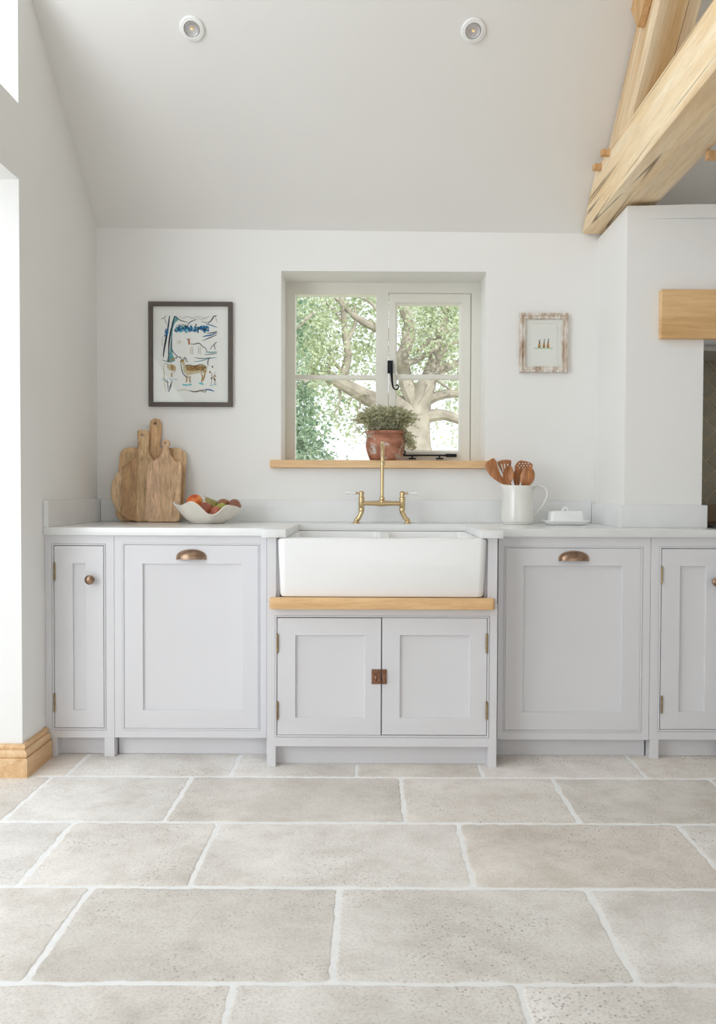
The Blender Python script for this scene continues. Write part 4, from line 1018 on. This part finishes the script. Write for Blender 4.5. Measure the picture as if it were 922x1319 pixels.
PEAR = [(.0, -.86), (.35, -.9), (.7, -.72), (.95, -.3), (1.0, .05), (.88, .45), (.64, .85), (.44, 1.2), (.32, 1.5), (.2, 1.64), (.0, 1.68)]
FIG = [(.0, -.84), (.3, -.88), (.65, -.72), (.94, -.3), (1.0, .05), (.9, .42), (.66, .78), (.38, 1.02), (.2, 1.16), (.0, 1.2)]
RED = [(120, 62, 46), (168, 92, 70), (196, 128, 96)]; BRN = [(128, 84, 56), (158, 108, 76), (150, 132, 80)]
fruit('apple', 'large orange red apple at the left of the fruit bowl', 'fruit', 577, 583, -.20, .0365, [(196, 62, 34), (222, 98, 44), (232, 158, 78), (222, 186, 110)], APPLE, (-.25, -.35, .8))
fruit('pear', 'green pear standing with its stem up in the fruit bowl', 'fruit', 690, 603, -.185, .0265, [(120, 112, 52), (156, 148, 84), (150, 112, 66)], PEAR, (-.75, -.1, .9))
fruit('small_pear', 'russet pear behind the front rim left of the bowl dip', 'fruit', 650, 624, -.25, .027, RED, FIG, (-.45, -.3, .7))
fruit('small_pear', 'pinkish red pear lowest in the dip of the bowl rim', 'fruit', 712, 645, -.262, .0245, [(168, 84, 66), (190, 112, 88), (182, 124, 90)], FIG, (.35, -.5, .5))
fruit('small_pear', 'brown pear at the back right of the bowl behind the green one', 'fruit', 758, 598, -.19, .0265, BRN, FIG, (.7, .2, .35))
fruit('small_pear', 'bright green pear in the middle right of the bowl', 'fruit', 752, 622, -.235, .0245, [(132, 140, 56), (168, 170, 84), (186, 178, 104)], FIG, (-.8, -.1, .2))
fruit('small_pear', 'red brown pear resting on the right tip of the bowl', 'fruit', 832, 598, -.206, .0255, [(116, 66, 58), (152, 96, 80), (160, 134, 90)], FIG, (-.3, .8, .3))

# ------------------------------------------------------------------ jug of wooden utensils
YJ = -.17
jc = P(666.5, 674, YJ); JX = jc.x
jug = root('jug', (JX, YJ, ZT)); tag(jug, 'pale glazed pottery jug holding wooden utensils right of the sink', 'jug')
jh = P(665, 625.5, YJ).z - ZT
mb = MB()
def lip(p, a):
    if p.z > jh * .72:
        k = (p.z - jh * .72) / (jh * .28); f = max(0, math.cos(a - math.pi * 1.06)) ** 10
        p = p + Vector((-.016 * k * k * f, -.004 * k * f, .006 * k * f))
    return p
mb.lathe([(.0, 0), (.066, 0), (.0685, .003), (.0675, .006), (.0725, .010), (.0735, .016), (.0725, .05), (.0695, .10), (.066, .14), (.064, jh - .003), (.0625, jh), (.060, jh - .002), (.062, .13), (.068, .06), (.066, .012), (.0, .010)], (JX, YJ, ZT + .0006), 56, None, lip)
mb.build('body', M['stoneware'], jug, smooth=50)
hp = [(683, 637), (687, 630), (693.5, 626.2), (700, 627), (704.5, 633), (704, 641), (699.5, 650), (693.5, 658), (687.5, 664)]
mb = MB(); sp = smooth_path([P(x, y, YJ) for x, y in hp], 5)
n_ = len(sp); rr = [.0062 - .0016 * (i / n_) for i in range(n_)]; rr[-1] = .0075; rr[0] = .008
mb.tube(sp, rr, 12); mb.build('handle', M['stoneware'], jug, smooth=60)

def utensil(name, label, pts, head, foot, Y, mat=None, cat='utensil'):
    """pts(fn) adds the head; a round handle runs from the head down into the jug"""
    mb = MB(); head(mb)
    a = P(*foot, Y); b = Vector((JX + (a.x - JX) * .55, YJ + (Y - YJ) * .55, ZT + .0185))
    m_ = a.lerp(b, .5)
    mb.tube([a + (a - b) * .12, a, m_, b], [.004, .0062, .0058, .0062], 10)
    return tag(mb.build(name, mat or M['spoon'], smooth=50), label, cat, None)
def cp(x, y): return (615 + x / 6.359, 580 + y / 6.359)
def flat_head(out, holes, Y, bend=0.0, t=.005):
    def f(mb):
        q = [P(*cp(x, y), Y) for x, y in out]; z0 = min(p.z for p in q)
        o2 = [(v.x, v.y) for v in smooth_path([Vector((p.x, p.z, 0)) for p in q], 3, True)]
        hs = [[(P(*cp(x, y), Y).x, P(*cp(x, y), Y).z) for x, y in h] for h in holes]
        tmp = MB(); tmp.plate(o2, hs, t, Matrix.Translation((0, Y, 0)), .0012)
        for v in tmp.bm.verts:
            k = v.co.z - z0; v.co.y += bend * k
        mb.add(tmp.bm)
    return f
def spoon_head(c, a, b, ang, Y, depth=.012, facing=1):
    """concave oval bowl; facing 1 shows its hollow to the room, -1 its back"""
    def f(mb):
        cc = P(*cp(*c), Y); loops = []
        ca, sa_ = math.cos(ang), math.sin(ang)
        def pt(r, th, off):
            u, v = a * r * math.cos(th), b * r * math.sin(th)
            y = facing * depth * (1 - r * r) + off
            return (cc.x + u * ca - v * sa_, Y + y, cc.z + u * sa_ + v * ca)
        for r in (.02, .3, .55, .75, .9, .98): loops.append([pt(r, 2 * math.pi * k / 28, 0) for k in range(28)])
        loops.append([pt(1.0, 2 * math.pi * k / 28, .0022) for k in range(28)])
        for r in (.98, .9, .75, .55, .3, .02): loops.append([pt(r, 2 * math.pi * k / 28, .0045) for k in range(28)])
        mb.loft(loops)
    return f
def ell(cx, cy, rx, ry, n=10): return [(cx + rx * math.cos(2 * math.pi * k / n), cy + ry * math.sin(2 * math.pi * k / n)) for k in range(n)]
utensil('wooden_spatula', 'wide curved wooden spatula leaning out at the left of the jug', None, flat_head([(62, 120), (100, 80), (132, 64), (152, 82), (166, 130), (186, 190), (210, 232), (240, 278), (226, 287), (176, 262), (118, 220), (85, 176)], [], -.178, .12), cp(244, 288), -.178)
utensil('slotted_spatula', 'slotted wooden spatula second from left behind the round spoon', None, flat_head([(165, 95), (215, 78), (268, 80), (276, 95), (272, 135), (262, 180), (240, 225), (222, 225), (205, 190), (180, 140)], [[(190, 112), (200, 112), (214, 176), (207, 178)], [(216, 112), (226, 112), (230, 180), (223, 180)], [(244, 112), (254, 112), (246, 176), (239, 174)]], -.145), cp(232, 222), -.145)
utensil('wooden_spoon', 'hollow faced round wooden spoon near the left of the jug', None, spoon_head((251, 203), .0245, .043, R(-6), -.207, .013), cp(266, 282), -.201)
utensil('wooden_spoon', 'slim wooden spoon in the middle of the jug partly hidden', None, spoon_head((322, 228), .016, .040, R(3), -.182, .009), cp(322, 288), -.182)
pf = [ell(345 + 24 * i + (j % 2) * 12, 108 + 18 * j, 6, 5, 8) for j in range(3) for i in range(-1, 4) if 322 < 345 + 24 * i + (j % 2) * 12 < 436]
utensil('slotted_spoon', 'perforated wooden spatula at the back right of the jug', None, flat_head([(302, 140), (325, 98), (350, 84), (400, 90), (445, 108), (452, 128), (440, 170), (410, 215), (375, 240), (345, 225), (318, 185)], pf, -.135), cp(372, 235), -.135)
utensil('wooden_spoon', 'large wooden spoon showing its back at the right of the jug', None, spoon_head((409, 216), .0325, .044, R(-14), -.206, .012, -1), cp(392, 292), -.206)

# ------------------------------------------------------------------ butter dish
YB = -.235
bq = P(728.5, 673, YB); BX2 = bq.x
bd = root('butter_dish', (BX2, YB, ZT)); tag(bd, 'white lidded butter dish on the worktop right of the jug', 'butter dish')
mb = MB(); s_ = (P(756.5, 660, YB).x - P(700, 660, YB).x) / 2; dY = .062
def dl(k, ky, z, r=.02): return [(BX2 + x, YB + y, ZT + .0006 + z) for x, y in rrect(-k, k, -ky, ky, r, 5)]
mb.loft([dl(s_ * .78, dY * .74, 0), dl(s_ * .86, dY * .82, .001), dl(s_ * .95, dY * .94, .012), dl(s_, dY, .0175), dl(s_ - .001, dY - .001, .0195), dl(s_ * .93, dY * .92, .017), dl(s_ * .86, dY * .82, .008), dl(s_ * .8, dY * .76, .0075)])
mb.build('dish', M['porcelain'], bd, smooth=50)
lw = (P(749, 660, YB).x - P(706, 660, YB).x) / 2; zl0 = .0085; zl1 = P(728, 658.3, YB).z - ZT; ld = .045
mb = MB(); mb.loft([dl(lw, ld, zl0, .012), dl(lw * .985, ld * .98, zl0 + (zl1 - zl0) * .5, .012), dl(lw * .95, ld * .93, zl1 - .006, .012), dl(lw * .92, ld * .88, zl1 - .0015, .012), dl(lw * .86, ld * .8, zl1, .010)])
lid = mb.build('lid', M['porcelain'], bd, smooth=50)
kx = P(727.8, 655, YB).x
mb = MB(); mb.tube([(kx - .011 * math.cos(R(a)), YB, ZT + zl1 - .001 + .0165 * math.sin(R(a))) for a in range(0, 181, 15)], .0042, 10); mb.build('lid_handle', M['porcelain'], lid, smooth=60)

# ------------------------------------------------------------------ terracotta pot with herb
YPt = .06; pc = P(496, 594, YPt); PXc = pc.x; ZS = 1.1995
k_ = (P(520, 590, YPt).x - P(494.6, 590, YPt).x) / 190
pp = root('potted_herb', (PXc, YPt, ZS)); tag(pp, 'bushy green herb in a worn terracotta pot on the window sill', 'potted plant')
mb = MB(); u = k_
def zz(y): return (580 - (y - 0)) * 0
hh = 282 * u
mb.lathe([(.0, 0), (140 * u, 0), (148 * u, .003), (166 * u, hh * .18), (184 * u, hh * .38), (189 * u, hh * .55), (184 * u, hh * .72), (174 * u, hh * .82), (172 * u, hh * .87), (184 * u, hh * .9), (194 * u, hh * .97), (193 * u, hh), (180 * u, hh), (166 * u, hh * .9), (160 * u, hh * .86), (.0, hh * .86)], (PXc, YPt, ZS + .0005), 48)
mb.build('pot', M['terracotta'], pp, smooth=40)
mb = MB(); mb.lathe([(.0, hh * .86 + .0006), (158 * u, hh * .86 + .0006), (150 * u, hh * .89), (.0, hh * .91)], (PXc, YPt, ZS), 24); mb.build('soil', M['soil'], pp)
HR = random.Random(9); mb = MB(); st = MB()
for i in range(520):
    a = HR.uniform(0, 2 * math.pi); r0 = 140 * u * math.sqrt(HR.random()); p = Vector((PXc + r0 * math.cos(a), YPt + r0 * math.sin(a), ZS + hh * .9))
    ex = Vector((math.cos(a), .55 * math.sin(a), 0)) * HR.uniform(.01, .10); ht = HR.uniform(.045, .12)
    q = p + ex + Vector((0, 0, .022 + ht * (1 - ex.length * 4)))
    if HR.random() < .05: q = p + ex * 1.25 + Vector((0, 0, HR.uniform(-.02, .05)))
    if HR.random() < .09 : q = Vector((PXc + HR.uniform(.10, .15), YPt + HR.uniform(-.04, .04), ZS + HR.uniform(.05, .12)))
    m_ = p.lerp(q, .5) + Vector((HR.uniform(-.01, .01), HR.uniform(-.01, .01), .030))
    path = smooth_path([p, m_, q], 5); st.tube(path, [.0007] * len(path), 3)
    for pt in path[2:]:
        for _ in range(4):
            d_ = Vector((HR.uniform(-1, 1), HR.uniform(-1, 1), HR.uniform(-.3, 1))).normalized(); s = HR.uniform(.006, .0115); w = d_.cross(Vector((HR.uniform(-1, 1), HR.uniform(-1, 1), .3))).normalized() * s * .35
            b0 = pt + Vector((HR.uniform(-1, 1), HR.uniform(-1, 1), HR.uniform(-1, 1))) * .004
            v = [mb.bm.verts.new(x) for x in (b0, b0 + d_ * s * .5 + w, b0 + d_ * s, b0 + d_ * s * .5 - w)]; mb.face(v)
mb.build('foliage', M['thyme'], pp, smooth=0, recalc=False)
o_ = st.build('stems', M['thyme'], pp, smooth=0); o_['kind'] = 'stuff'

# ------------------------------------------------------------------ light
w = bpy.data.worlds.new('world'); scene.world = w; w.use_nodes = True
bg = w.node_tree.nodes['Background']; bg.inputs[0].default_value = (.905, .96, 1.0, 1); bg.inputs[1].default_value = 1.3
def area(name, loc, aim, sx, sy, power, col=(1, 1, 1)):
    l = bpy.data.lights.new(name, 'AREA'); l.shape = 'RECTANGLE'; l.size = sx; l.size_y = sy; l.energy = power; l.color = col
    o = bpy.data.objects.new(name, l); C.objects.link(o); o.location = loc
    o.rotation_euler = (Vector(aim) - Vector(loc)).to_track_quat('-Z', 'Z').to_euler(); return o
LW = dict(world=1.35, doors=18, gable=28, rear=26, slant=26, tree_sun=3.4)
bg.inputs[1].default_value = LW['world']
area('daylight_garden_doors', (WL - 2.0, -2.2, 1.5), (5, -2.2, 1.3), 4.2, 3.0, LW['doors'], (.92, .97, 1))
area('daylight_gable_glazing', (WL - .5, -2.2, 3.2), (5, -2.0, 2.2), 2.3, 1.2, LW['gable'], (.92, .97, 1))
area('added_rear_fill', (.6, -6.55, 1.3), (.6, 0, 1.3), 3.2, 2.3, LW['rear'], (.97, .985, 1))  # added fill lamp in front of the solid rear wall, no doors there
o_ = area('added_slant_fill', (WL - 1.9, -4.4, 1.9), (.3, -.3, 1.2), 2.4, 2.2, LW['slant'], (.92, .97, 1)); o_.data.spread = R(120)  # added lamp outside, slanted through the left opening to brighten the back wall
tree_sun = bpy.data.lights.new('tree_sun', 'SUN'); tree_sun.energy = LW['tree_sun']; tree_sun.angle = R(2); tree_sun.color = (1, .98, .94)  # added to brighten the trees outside, angled to stay out of the room
so = bpy.data.objects.new('tree_sun', tree_sun); C.objects.link(so); so.location = (6, -8, 12); so.rotation_euler = Vector((-.35, .75, -.6)).to_track_quat('-Z', 'Y').to_euler()

vs = scene.view_settings
scene.display_settings.display_device = 'sRGB'
vs.view_transform = 'Standard'; vs.look = 'None'; vs.gamma = 1; vs.exposure = 0; vs.use_curve_mapping = False
cy = scene.cycles
cy.max_bounces = 12; cy.diffuse_bounces = 6; cy.glossy_bounces = 4; cy.transparent_max_bounces = 12
cy.use_denoising = True; cy.sample_clamp_indirect = 6; cy.caustics_reflective = False; cy.caustics_refractive = False
